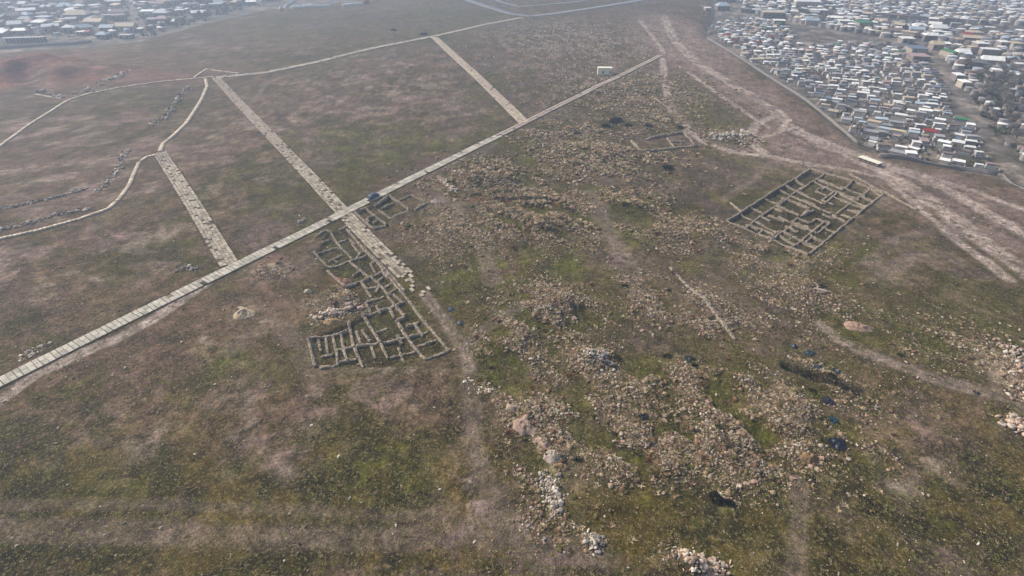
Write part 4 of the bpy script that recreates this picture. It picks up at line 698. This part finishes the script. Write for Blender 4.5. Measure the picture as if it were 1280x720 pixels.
for a in ((100, 24, 30, 11, 4.5, 'hipped', 'beige', .1, 'largest beige roofed house with a hipped roof in the hazy town'), (121, 32, 24, 8, 3.8, 'gabled', 'beige', -.1, None), (85, 4, 30, 10, 4, 'gabled', 'beige', .15, None), (84, 12, 20, 9, 3.5, 'hipped', 'pale blue', .1, None), (38, 17, 26, 7, 3.5, 'gabled', 'white', .5, 'long white gabled house turned aslant in the hazy town'),
          (22, 35, 15, 7, 3.2, 'gabled', 'white', .4, None), (38, 32, 11, 7, 3.2, 'hipped', 'pinkish', .3, None), (56, 32, 17, 10, 3.5, 'hipped', 'pinkish', .1, None), (30, 43, 22, 6, 3, 'lean-to', 'white', .15, None), (3, 46, 14, 8, 3, 'lean-to', 'white', .1, None), (74, 32, 9, 7, 3, 'flat', 'beige', .2, None),
          (137, 39, 17, 7, 3.2, 'gabled', 'pale blue', .05, 'long pale blue gabled house on the town edge'), (160, 38, 24, 8, 3.5, 'gabled', 'beige', .05, 'long beige gabled house on the town edge'), (159, 48, 16, 6, 2.6, 'flat', 'grey', .05, 'low flat grey building in front of the long beige gabled house'), (103, 44, 9, 5, 2.6, 'flat', 'white', .1, None), (111, 44, 5, 4, 2.4, 'lean-to', 'red', .1, 'small lean-to with a bright red roof in the hazy town'),
          (119, 10, 12, 7, 3, 'flat', 'white', .1, None), (103, 8, 14, 9, 4, 'hipped', 'brown', .1, None), (145, 6, 20, 8, 4, 'gabled', 'white', .4, None), (150, 20, 20, 9, 3.5, 'hipped', 'brown', .2, None), (198, 9, 20, 8, 3.5, 'gabled', 'pinkish', .1, None), (203, 20, 18, 8, 3.2, 'hipped', 'white', .1, None), (226, 16, 11, 6, 2.8, 'flat', 'white', .1, None),
          (250, 20, 18, 7, 3.2, 'gabled', 'white', .4, None), (257, 5, 24, 10, 4.5, 'flat', 'pinkish', .2, 'broad pinkish flat roofed building behind the town edge trees'), (216, 31, 10, 6, 2.8, 'lean-to', 'white', .2, None), (240, 3, 12, 7, 3.5, 'hipped', 'grey', .1, None), (180, 6, 9, 6, 3, 'flat', 'white', .1, None), (192, 28, 14, 5, 2.6, 'lean-to', 'grey', .2, None), (338, 2, 26, 9, 3.5, 'gabled', 'pinkish', 0, 'pinkish gabled house by the long white wall'), (177, 40, 7, 5, 2.8, 'flat', 'white', .2, None)):
    at_house(*a[:8], label=a[8])
tp = PL([(-60, -14), (345, -14), (330, 6), (300, 12), (250, 28), (190, 45), (120, 51), (60, 47), (0, 52), (-60, 54)])
x0, x1 = min(p[0] for p in tp), max(p[0] for p in tp); y0, y1 = min(p[1] for p in tp), max(p[1] for p in tp); cnt = 0
for _ in range(4000):
    x, y = random.uniform(x0, x1), random.uniform(y0, y1)
    if not bool(in_poly(np.array(x), np.array(y), tp)) or seg_dist(np.array(x), np.array(y), QROADS[4][0]) < 8: continue
    w = random.uniform(6, 13)
    if not free(x, y, w * .43): continue
    house(x, y, random.gauss(.2, .25), w, random.uniform(5, 8), random.uniform(2.8, 5), random.choice(('hipped', 'gabled', 'flat', 'lean-to')), random.choice(('white', 'grey', 'beige', 'brown', 'pinkish', 'pale blue', 'dark grey')), random.choice(WALLS), LT); cnt += 1
    if cnt > 145: break
# long pillared shed on the town edge
x, y = P(32, 53); r = empty('pillared_shed', (x, y, Z(x, y)), .18); L = 50 / scale_at(53)
pyd('wall', cube_v(-L / 2, L / 2, 2, 2.3, -.5, 3), CUBE_F, WALLS[3], r); pyd('roof', cube_v(-L / 2 - .3, L / 2 + .3, -2.4, 2.6, 3.003, 3.3), CUBE_F, ROOFM['grey'], r)
pm = box_mesh('pillar', 0, WALLS[0])
for k in range(13): o = link('pillar', pm, r); o.location = (-L / 2 + .3 + k * (L - .6) / 12, -2, -.5); o.scale = (.4, .4, 3.5)
tag(r, 'long open grey shed with a row of pillars on the town edge', 'shed')
# garden and boundary walls
M_WWALL = plain_mat('white_wash', (240, 238, 232), .2, .6, .9, .1, .1); M_GWALL = plain_mat('grey_wall', (132, 126, 122), .25, .6, .9, .1, .1, .3)
def long_wall(pts_px, h, t, mat, label, name='boundary_wall', cat='wall'):
    pts = PL(pts_px); c, s = resample(pts, 3.0); x0, y0 = c[0]; z0 = Z(x0, y0); tg = np.gradient(c, axis=0); tg /= np.linalg.norm(tg, axis=1)[:, None]; nr = np.stack([-tg[:, 1], tg[:, 0]], 1); V = []
    zc = zat(c[:, 0], c[:, 1])
    for k, up in ((-1, 0), (-1, 1), (1, 1), (1, 0)): p = c + nr * k * t / 2; V.append(np.c_[p[:, 0] - x0, p[:, 1] - y0, zc - z0 + (h * (.92 + .16 * rng.random(len(c))) if up else -.6)])
    V = np.stack(V, 1).reshape(-1, 3); n = len(c); i = np.arange(n - 1) * 4; Fc = np.concatenate([np.stack([i + k, i + (k + 1) % 4, i + (k + 1) % 4 + 4, i + k + 4], 1) for k in range(3)])[:, ::-1]; e = (n - 1) * 4
    o = mk(name, V, np.concatenate([Fc, [(0, 1, 2, 3), (e + 3, e + 2, e + 1, e)]]), None, mat, n=4); o.location = (x0, y0, z0); tag(o, label, cat)
long_wall([(349, 15), (358, 9), (374, -2)], 2.2, .5, M_WWALL, 'short white wall running uphill from the corner of the plateau')
long_wall([(364, 11), (390, 9), (416, 8)], 1.8, 1.8, M_WWALL, 'long bright white wall on the far plateau edge')
long_wall([(428, 8), (448, 6), (456, 5)], 1.8, 1.8, M_WWALL, 'shorter white wall next to the red container')
long_wall([(0, 61), (50, 58), (85, 56), (120, 52)], 1.6, .6, M_GWALL, 'low grey wall in front of the pillared shed')
long_wall([(884, 48), (930, 76), (1000, 121), (1076, 183)], 1.1, .6, M_GWALL, 'long grey wall bounding the hut quarter beside the dirt road')
long_wall([(1098, 196), (1150, 204), (1200, 213), (1248, 221)], 1.4, .6, M_GWALL, 'dark grey wall closing the front of the hut quarter')
long_wall([(1252, 219), (1268, 231), (1292, 250)], .5, .3, M_GWALL, 'grey parapet leading away from the corner of the hut quarter')
x, y = P(459, 5); r = empty('red_container', (x, y, Z(x, y)), .1); M_RED = plain_mat('red_paint', (196, 40, 52), .15, .6, .6, .3, 0); pyd('body', cube_v(-2.4, 2.4, -1.4, 1.4, 0, 3.4), CUBE_F, M_RED, r); pyd('door', cube_v(-.8, .8, -1.46, -1.402, .1, 2.6), CUBE_F, M_DOOR, r); tag(r, 'bright red container at the end of the white wall', 'container')
# cream cabin beside the main road
M_CREAM = plain_mat('cream_paint', (246, 241, 218), .06, .8, .8, .2, 0); M_CROOF = plain_mat('cream_roof', (240, 235, 212), .08, .6, .8, .2, 0)
x, y = P(755.5, 92); z = Z(x, y); r = empty('cabin', (x, y, z), -.06); w = 17.5 / scale_at(92) / 2
pyd('wall', cube_v(-w, w, -1.5, 1.5, -.3, 3.4), CUBE_F, M_CREAM, r); pyd('roof', cube_v(-w - .15, w + .15, -1.65, 1.65, 3.403, 3.6), CUBE_F, M_CROOF, r)
for X, W_, Z0, H_, nm in ((-.9, .8, .9, 1.1, 'window'), (w - .9, .7, .9, 1.1, 'window'), (1.0, .8, .02, 2.0, 'door')): o = link(nm, WIN_ME if nm == 'window' else box_mesh('door', 0, M_CREAM), r); o.location = (X, -1.5, Z0); o.scale = (W_, .14, H_)
tag(r, 'cream cabin with dark windows standing beside the main road', 'cabin')
# long pale wagon beside the dirt road
xa, ya = P(1074, 199); xb, yb = P(1099, 208); L = math.dist((xa, ya), (xb, yb)); x, y = (xa + xb) / 2, (ya + yb) / 2; r = empty('wagon', (x, y, Z(x, y)), math.atan2(yb - ya, xb - xa))
pyd('body', cube_v(-L / 2, L / 2, -1.1, 1.1, .25, 1.1), CUBE_F, M_GWALL, r); pyd('roof', cube_v(-L / 2 - .1, L / 2 + .1, -1.25, 1.25, 1.103, 1.25), CUBE_F, M_CROOF, r); pyd('chassis', cube_v(-L / 2 + .3, L / 2 - .3, -.9, .9, -.2, .247), CUBE_F, M_TYRE, r)
for k in range(4): o = link('window', WIN_ME, r); o.location = ((k - 1.5) * L / 4.6, -1.1, .55); o.scale = (.9, .1, .4)
tag(r, 'long wagon with a pale cream roof parked beside the wide dirt road', 'wagon')

# ------------------------------------------------------------------ the dense hut quarter
HQ = PL([(884, 38), (900, 28), (945, 22), (985, 36), (1000, 56), (1060, 54), (1140, 56), (1168, 90), (1186, 118), (1212, 160), (1238, 204), (1246, 216), (1150, 200), (1096, 190), (1080, 178), (1003, 116), (935, 72)])
ua = np.array(P(1240, 214)) - np.array(P(1100, 191)); ua /= np.linalg.norm(ua); va = np.array([-ua[1], ua[0]]); org = np.array(P(1100, 191)); qyaw = math.atan2(ua[1], ua[0])
M_PLOT = plain_mat('plot_wall', (176, 170, 164), .2, .8, .9, .1, .25)
def shell(x0, x1, y0, y1, h, t):                       # low wall on three sides of a plot
    out = []
    for b in ((x0, x0 + t, y0, y1), (x1 - t, x1, y0, y1), (x0 + t + .003, x1 - t - .003, y0, y0 + t)): out.append(cube_v(*b, -.3, h))
    return out
def multi(name, boxes, mat):
    V = []; Fc = []
    for b in boxes: k = len(V); V += b; Fc += [tuple(i + k for i in f) for f in CUBE_F]
    me = bpy.data.meshes.new(name); me.from_pydata(V, [], Fc); me.materials.append(mat); return me
HW = [plain_mat('hut_wall', c, .2, .8, .9, .1, .25) for c in ((206, 200, 194), (178, 172, 170), (216, 208, 198))]
HUT = []
for k in range(6):
    w, d, h = random.uniform(2.2, 3.8), random.uniform(1.8, 3.2), random.uniform(.9, 1.7); b = [multi('hut', [cube_v(-w / 2, w / 2, 1.2 - d / 2, 1.2 + d / 2, -.3, h)], HW[k % 3])]
    sl = random.uniform(-.12, .12); rv = [(a, bb, c + (bb - 1.2) * sl) for a, bb, c in cube_v(-w / 2 - .2, w / 2 + .2, 1.2 - d / 2 - .25, 1.2 + d / 2 + .25, h + .22, h + .36)]; HUT.append((b[0], rv, multi('plot_wall', shell(-2.2, 2.2, -2.5, 1.2 - d / 2 - .05, random.uniform(.5, .9), .18), M_PLOT)))
cells = []
for j in range(-4, 75):
    for i in range(-55, 55):
        p = org + ua * (i * 4.7 + random.uniform(-.8, .8) + (j % 3) * .9) + va * (j * 6.2 + random.uniform(-1.2, 1.2))
        cells.append(p)
cells = np.array(cells); rough_n = fbm(cells[:, 0], cells[:, 1], 30, 2, 501)
ok = in_poly(cells[:, 0], cells[:, 1], HQ)
for pts, w in QROADS: ok &= seg_dist(cells[:, 0], cells[:, 1], pts) > w + 2
ok &= rng.random(len(cells)) > .22; cells = cells[ok]; dist = np.hypot(cells[:, 0], cells[:, 1]); cells = cells[np.argsort(dist)]
hc = ['white'] * 12 + ['grey'] * 7 + ['beige'] * 3 + ['pale blue'] * 2 + ['slate blue'] * 2 + ['brown'] * 2 + ['pinkish'] * 2 + ['dark grey'] * 2 + ['red', 'green']
roof_cache = {}; FRONT = PL([(1098, 196), (1150, 204), (1248, 221)]); SIDE = PL([(884, 48), (930, 76), (1000, 121), (1076, 183)]); WIDE = [k for k in range(6) if max(v[0] for v in HUT[k][1]) > 1.85]
special = {0: None}
rx, ry = P(1163, 168); gxx, gyy = P(1197, 156); NH = 300
def nearest(x, y): return int(np.argmin(np.hypot(cells[:NH, 0] - x, cells[:NH, 1] - y)))
i_red, i_green = nearest(rx, ry), nearest(gxx, gyy)
for i, (x, y) in enumerate(cells[:NH]):
    k = random.randrange(6); b, rv, pw = HUT[k]; c = random.choice(hc[:-2]); big = False; lab = None
    if i == i_red: c, big, lab = 'red', True, 'bright red roofed hut filling its plot in the hut quarter'
    if i == i_green: c, lab = 'green', 'green roofed hut in the hut quarter'
    o = link('hut', b); o.location = (x, y, Z(x, y)); o.rotation_euler = (0, 0, qyaw + random.gauss(0, .16) + .5 * float(sstep(230, 330, y)) + (math.pi if random.random() < .12 else 0)); s = random.uniform(.8, 1.2); o.scale = (s * (1.25 if big else random.uniform(.75, 1.25)), s * (1.7 if big else random.uniform(.8, 1.25)), s)
    if (k, c) not in roof_cache: me = bpy.data.meshes.new('roof'); me.from_pydata(rv, [], CUBE_F); me.materials.append(ROOFM[c]); roof_cache[k, c] = me
    link('roof', roof_cache[k, c], o); link('plot_wall', pw, o); pt = (np.array(x), np.array(y)); place = 'right behind the dark grey front wall of the hut quarter' if seg_dist(*pt, FRONT) < 16 else 'along the long grey wall of the hut quarter' if seg_dist(*pt, SIDE) < 14 else 'along the road edging the hut quarter' if seg_dist(*pt, QROADS[0][0]) < 14 else 'around the bright red roofed hut' if math.dist((x, y), cells[i_red]) < 13 else 'among the inner rows of the hut quarter'
    size = 'wide' if k in WIDE else 'small'
    lab2 = lab or f'{size} {c} roofed hut {place}'; tag(o, lab2, 'hut', None if lab else f'{size} {c} roofed huts {place}')
def far_mass(name, C_, sz, hgt, seed, cols):
    n = len(C_); V = []; Fc = []; K = []; off = 0; z = zat(C_[:, 0], C_[:, 1])
    for i in range(n):
        w, d, h = sz * random.uniform(.7, 1.15), sz * random.uniform(.5, .9), hgt * random.uniform(.7, 1.2); a = qyaw + random.choice((0, 1.571)) * (random.random() < .3) + random.gauss(0, .1); ca, sa = math.cos(a), math.sin(a); cr = np.minimum(lin(*ROOFC[random.choice(cols)]) * random.uniform(.7, 1.1), .9); cw = lin(176, 170, 166) * random.uniform(.7, 1.2); rg = random.random() < .5
        vs = cube_v(-w / 2, w / 2, -d / 2, d / 2, -.5, h) + [(-w / 2 - .2, -d / 2 - .2, h), (w / 2 + .2, -d / 2 - .2, h), (w / 2 + .2, d / 2 + .2, h), (-w / 2 - .2, d / 2 + .2, h)] + [(-w / 2 * (.6 if rg else 1), 0 if rg else -d / 2, h + d * .22 if rg else h + .2), (w / 2 * (.6 if rg else 1), 0 if rg else -d / 2, h + d * .22 if rg else h + .2), (w / 2 * (.6 if rg else 1), .01 if rg else d / 2, h + d * .22 if rg else h + .2), (-w / 2 * (.6 if rg else 1), .01 if rg else d / 2, h + d * .22 if rg else h + .2)]
        V += [(x * ca - y * sa + C_[i, 0], x * sa + y * ca + C_[i, 1], zz + z[i]) for x, y, zz in vs]; K += [cw] * 8 + [cr] * 8
        for f in ((0, 1, 5, 4), (1, 2, 6, 5), (2, 3, 7, 6), (3, 0, 4, 7), (8, 9, 13, 12), (9, 10, 14, 13), (10, 11, 15, 14), (11, 8, 12, 15), (12, 13, 14, 15)): Fc.append(tuple(q + off for q in f))
        off += 16
    o = mk(name, np.array(V), np.array(Fc), np.array(K), M_STONE, n=4); return kind(o, 'stuff')
if len(cells) > NH: far_mass('far_huts', cells[NH:], 3.7, 1.6, 1, hc)
# buildings of the far right town: the larger ones singly, the rest a mass
RT = 'in the far town beyond the hut quarter'
for a in ((965, 22, 27, 9, 4.5, 'flat', 'beige', -.15, 'large beige flat roofed building behind the hut quarter'), (973, 30, 14, 8, 3, 'flat', 'white', -.2, 'white flat roofed annex in front of the large beige building'), (905, 2, 26, 10, 5, 'flat', 'white', -.1, 'big white flat roofed hall beside the far end of the dirt road'), (902, 13, 16, 9, 4, 'hipped', 'pale blue', 0, 'pale blue hipped house by the far end of the dirt road'), (884, 13, 7, 6, 3, 'flat', 'white', 0, None),
          (1006, 10, 28, 12, 6, 'gabled', 'white', -.2, 'long white gabled hall with dark walls in the far town'), (1022, 18, 20, 8, 4, 'flat', 'white', -.2, None), (1054, 31, 14, 7, 3.5, 'flat', 'white', -.2, None), (1078, 33, 18, 12, 3.5, 'flat', 'green', -.1, 'dull green flat roofed block in the far town'), (1100, 39, 12, 6, 3, 'flat', 'white', -.1, None), (1131, 54, 14, 8, 3.5, 'flat', 'white', -.2, None),
          (1143, 66, 18, 12, 3.5, 'flat', 'slate blue', -.2, 'slate blue flat roofed block at the corner of the hut quarter'), (1146, 75, 20, 10, 3, 'flat', 'pinkish', -.2, 'pinkish flat roofed block at the corner of the hut quarter'), (1170, 42, 16, 7, 4, 'gabled', 'white', -.2, None), (1168, 62, 12, 7, 3.5, 'gabled', 'beige', -.2, None), (1185, 70, 10, 10, 3, 'flat', 'green', .1, 'small bright green flat roof by the quarter road'), (1215, 47, 14, 9, 4, 'flat', 'beige', -.2, None), (1200, 72, 12, 6, 3.5, 'gabled', 'white', -.2, None), (1206, 50, 6, 14, 4, 'gabled', 'red', -.3, 'narrow red roofed building in the far town'),
          (1195, 100, 9, 6, 3, 'flat', 'white', -.2, None), (1202, 109, 9, 6, 3, 'flat', 'white', -.2, None), (1222, 62, 12, 8, 4, 'flat', 'white', -.2, None), (1250, 60, 10, 7, 4, 'flat', 'white', -.2, None), (955, 3, 16, 8, 4, 'gabled', 'pinkish', -.2, None), (1266, 62, 12, 7, 4, 'flat', 'beige', -.2, None)):
    x, y = P(a[0], a[1]); w = a[2] / scale_at(a[1]); free(x, y, max(w, a[3]) * .55); house(x, y, a[7], w, a[3], a[4], a[5], a[6], random.choice(WALLS), RT, True, label=a[8])
FT = PL([(1030, -14), (1420, -14), (1420, 36), (1280, 32), (1180, 30), (1110, 24), (1050, 10)]); MB = PL([(925, -10), (1040, -14), (1050, 14), (1110, 28), (1200, 34), (1290, 44), (1290, 95), (1225, 98), (1196, 88), (1172, 56), (1100, 46), (1020, 34), (930, 16)])
def fill(poly, n, r0, r1, tries):
    xa, xb = min(p[0] for p in poly), max(p[0] for p in poly); ya, yb = min(p[1] for p in poly), max(p[1] for p in poly); out = []
    for _ in range(tries):
        x, y = random.uniform(xa, xb), random.uniform(ya, yb)
        if not bool(in_poly(np.array(x), np.array(y), poly)): continue
        if any(seg_dist(np.array(x), np.array(y), p) < w + 3 for p, w in QROADS): continue
        r = random.uniform(r0, r1)
        if free(x, y, r * .62): out.append((x, y, r))
        if len(out) >= n: break
    return out
FC = ('white', 'white', 'grey', 'beige', 'pale blue', 'brown', 'dark grey', 'white')
for x, y, r in fill(MB, 70, 4.5, 8, 3000): house(x, y, qyaw + random.gauss(0, .15), r * 1.2, r * .8, random.uniform(2.6, 4), random.choice(('flat', 'gabled', 'hipped')), random.choice(FC), random.choice(WALLS), RT, False)
ff = fill(FT, 1300, 3, 5.2, 14000); ff.sort(key=lambda q: math.hypot(q[0], q[1]))
for x, y, r in ff[:20]: house(x, y, qyaw + random.gauss(0, .15), r * 1.2, r * .8, random.uniform(2.6, 4), random.choice(('flat', 'gabled', 'hipped')), random.choice(FC), random.choice(WALLS), RT, False)
mm = fill(MB, 420, 2.2, 4.2, 9000); lm = []
tp0 = tp; QL = fill(tp, 260, 2.0, 3.6, 9000)
far_mass('far_town', np.array([(x, y) for x, y, r in ff[20:] + mm]), 5.0, 2.8, 2, FC)
far_mass('grove_sheds', np.array([(x, y) for x, y, r in fill(PL([(1196, 92), (1300, 75), (1300, 215), (1272, 205), (1222, 145)]), 80, 2.2, 4.2, 3000)]), 3.5, 2.0, 4, ('brown', 'pinkish', 'grey', 'white', 'dark grey'))
far_mass('far_outbuildings', np.array([(x, y) for x, y, r in QL]), 4.6, 2.3, 3, FC)

# ------------------------------------------------------------------ bare trees
M_BARK = plain_mat('bark', (84, 76, 72), .2, 2, .95, .05, .2)
TREES = []
for k in range(4):
    V = []; Fc = []; K = []
    for q in range(700):
        a = random.uniform(0, 6.283); el = random.uniform(-.35, 1.5); rad = random.uniform(.35, 1.0) * (.8 + .35 * math.sin(a * 3 + k) * math.cos(el * 2)); d = np.array([math.cos(a) * math.cos(el), math.sin(a) * math.cos(el), math.sin(el) * 1.05]); p = d * rad * 2.0 + np.array([0, 0, 3.1]); t = p + (d + rng.normal(0, .5, 3)) * random.uniform(.35, .75); s = np.cross(t - p, rng.normal(size=3)); s = s / (np.linalg.norm(s) + 1e-6) * random.uniform(.05, .11); i = len(V); V += [p - s, p + s, t]; Fc.append((i, i + 1, i + 2)); K += [lin(*random.choice([(150, 142, 134), (160, 148, 138), (130, 128, 124), (142, 140, 122)]))] * 3
    co = mk('crown', np.array(V), np.array(Fc), np.array(K), M_GRASS); cm = co.data; bpy.data.objects.remove(co)
    V = []; Fc = []
    def tube(p, q, r0, r1):
        i = len(V); p = np.array(p, float); q = np.array(q, float); d = q - p; u = np.cross(d, (0.3, 1, .2)); u /= np.linalg.norm(u); v = np.cross(d, u); v /= np.linalg.norm(v)
        for c, r in ((p, r0), (q, r1)):
            for j in range(5): V.append((c + r * (math.cos(j * 1.2566) * u + math.sin(j * 1.2566) * v)).tolist())
        for j in range(5): Fc.append((i + j, i + (j + 1) % 5, i + 5 + (j + 1) % 5, i + 5 + j))
    tube((0, 0, -.3), (.1, 0, 1.8), .22, .15)
    for j in range(6): a = j * 1.05 + k; e = (1.3 * math.cos(a), 1.3 * math.sin(a), random.uniform(2.8, 4.2)); tube((.1, 0, random.uniform(1.4, 1.8)), e, .11, .05); tube(e, (e[0] * 1.4, e[1] * 1.4 + .3, e[2] + .7), .05, .02)
    tm = bpy.data.meshes.new('trunk'); tm.from_pydata(V, [], Fc); tm.materials.append(M_BARK); TREES.append((cm, tm))
TLAND = [(P(*p), t) for p, t in (((32, 53), 'near the pillared shed'), ((100, 24), 'near the largest beige roofed house'), ((160, 38), 'near the long beige gabled house'), ((257, 5), 'near the broad pinkish building'), ((38, 17), 'near the long white gabled house'), ((170, 12), 'near the town road'), ((205, 22), 'past the town road'), ((338, 2), 'near the pinkish gabled house'), ((85, 4), 'behind the largest beige roofed house'))]
def tree(x, y, s, label, group):
    if 'between the houses' in label: t = min(TLAND, key=lambda l: math.dist(l[0], (x, y)))[1]; label = 'bare grey tree between town houses ' + t; group = 'town trees ' + t
    k = random.randrange(4); r = empty('bare_tree', (x, y, Z(x, y)), random.uniform(0, 6)); r.scale = (s * random.uniform(.9, 1.2), s * random.uniform(.9, 1.2), s * random.uniform(.85, 1.15)); link('crown', TREES[k][0], r); link('trunk', TREES[k][1], r); tag(r, label, 'tree', group)
def fill_trees(poly, n, smin, smax, label, group):
    xa, xb = min(p[0] for p in poly), max(p[0] for p in poly); ya, yb = min(p[1] for p in poly), max(p[1] for p in poly); c = 0
    for _ in range(n * 60):
        x, y = random.uniform(xa, xb), random.uniform(ya, yb)
        if not bool(in_poly(np.array(x), np.array(y), poly)) or any((a - x) ** 2 + (b - y) ** 2 < (r * .75) ** 2 for a, b, r in placed): continue
        tree(x, y, random.uniform(smin, smax), label, group); c += 1
        if c >= n: break
fill_trees(tp, 125, .7, 1.5, 'bare grey tree between the houses of the hazy town', 'trees of the hazy town')
fill_trees(PL([(-60, -10), (60, -12), (40, 12), (0, 30), (-60, 40)]), 22, 1.2, 1.8, 'bare tree in the dense grove at the edge of the hazy town', 'trees of the town grove')
fill_trees(PL([(182, 46), (205, 40), (260, 24), (310, 12), (300, 8), (240, 24), (185, 40)]), 26, .8, 1.2, 'bare tree in the row lining the edge of the hazy town', 'trees lining the town edge')
fill_trees(PL([(1205, 85), (1300, 70), (1300, 205), (1278, 205), (1228, 142)]), 72, .6, 1.15, 'bare tree in the grove across the road from the hut quarter', 'trees of the grove')
fill_trees(MB, 34, .8, 1.4, 'bare tree between buildings of the far town', 'trees of the far town')
fill_trees(HQ, 22, .45, .8, 'small bare tree among the huts', 'trees of the hut quarter')

def thicket(name, poly, n, s0, s1):
    xa, xb = min(p[0] for p in poly), max(p[0] for p in poly); ya, yb = min(p[1] for p in poly), max(p[1] for p in poly)
    x, y = pick_xy(n, xa, xb, ya, yb, lambda x, y: in_poly(x, y, poly) * sstep(.35, .6, fbm(x, y, 14, 3, 601)) * np.min([sstep(w, w + 2, seg_dist(x, y, p)) for p, w in QROADS], axis=0))
    sc = rng.uniform(s0, s1, n); tc = np.array([lin(116, 112, 106), lin(100, 101, 92), lin(130, 118, 106), lin(108, 112, 84)])[rng.choice(4, n)]
    kind(bulk(name, SCRUB, x, y, zat(x, y) - .1, np.stack([sc, sc, sc * 1.5], 1), tc * rng.uniform(.7, 1.2, (n, 1)), M_GRASS), 'stuff')
thicket('grove_undergrowth', PL([(1200, 88), (1320, 70), (1320, 225), (1285, 215), (1226, 145)]), 2000, .8, 2.0)
thicket('town_gardens', tp, 2600, 1.2, 3.2)
thicket('far_town_gardens', MB, 1800, 1.0, 2.8)
thicket('hut_quarter_weeds', HQ, 1200, .5, 1.4)

# ------------------------------------------------------------------ haze
hz = bpy.data.meshes.new('haze'); hz.from_pydata(cube_v(-1560, 1560, -420, 1980, -16, 74), [], CUBE_F); haze = link('haze', hz); kind(haze, 'stuff')
hm = bpy.data.materials.new('haze'); hm.use_nodes = True; hn = hm.node_tree.nodes; hn.clear(); pv = hn.new('ShaderNodeVolumePrincipled'); ho = hn.new('ShaderNodeOutputMaterial')
pv.inputs['Color'].default_value = (.64, .78, 1.0, 1); pv.inputs['Density'].default_value = .00082; pv.inputs['Anisotropy'].default_value = .25
hm.node_tree.links.new(pv.outputs[0], ho.inputs['Volume']); hz.materials.append(hm)
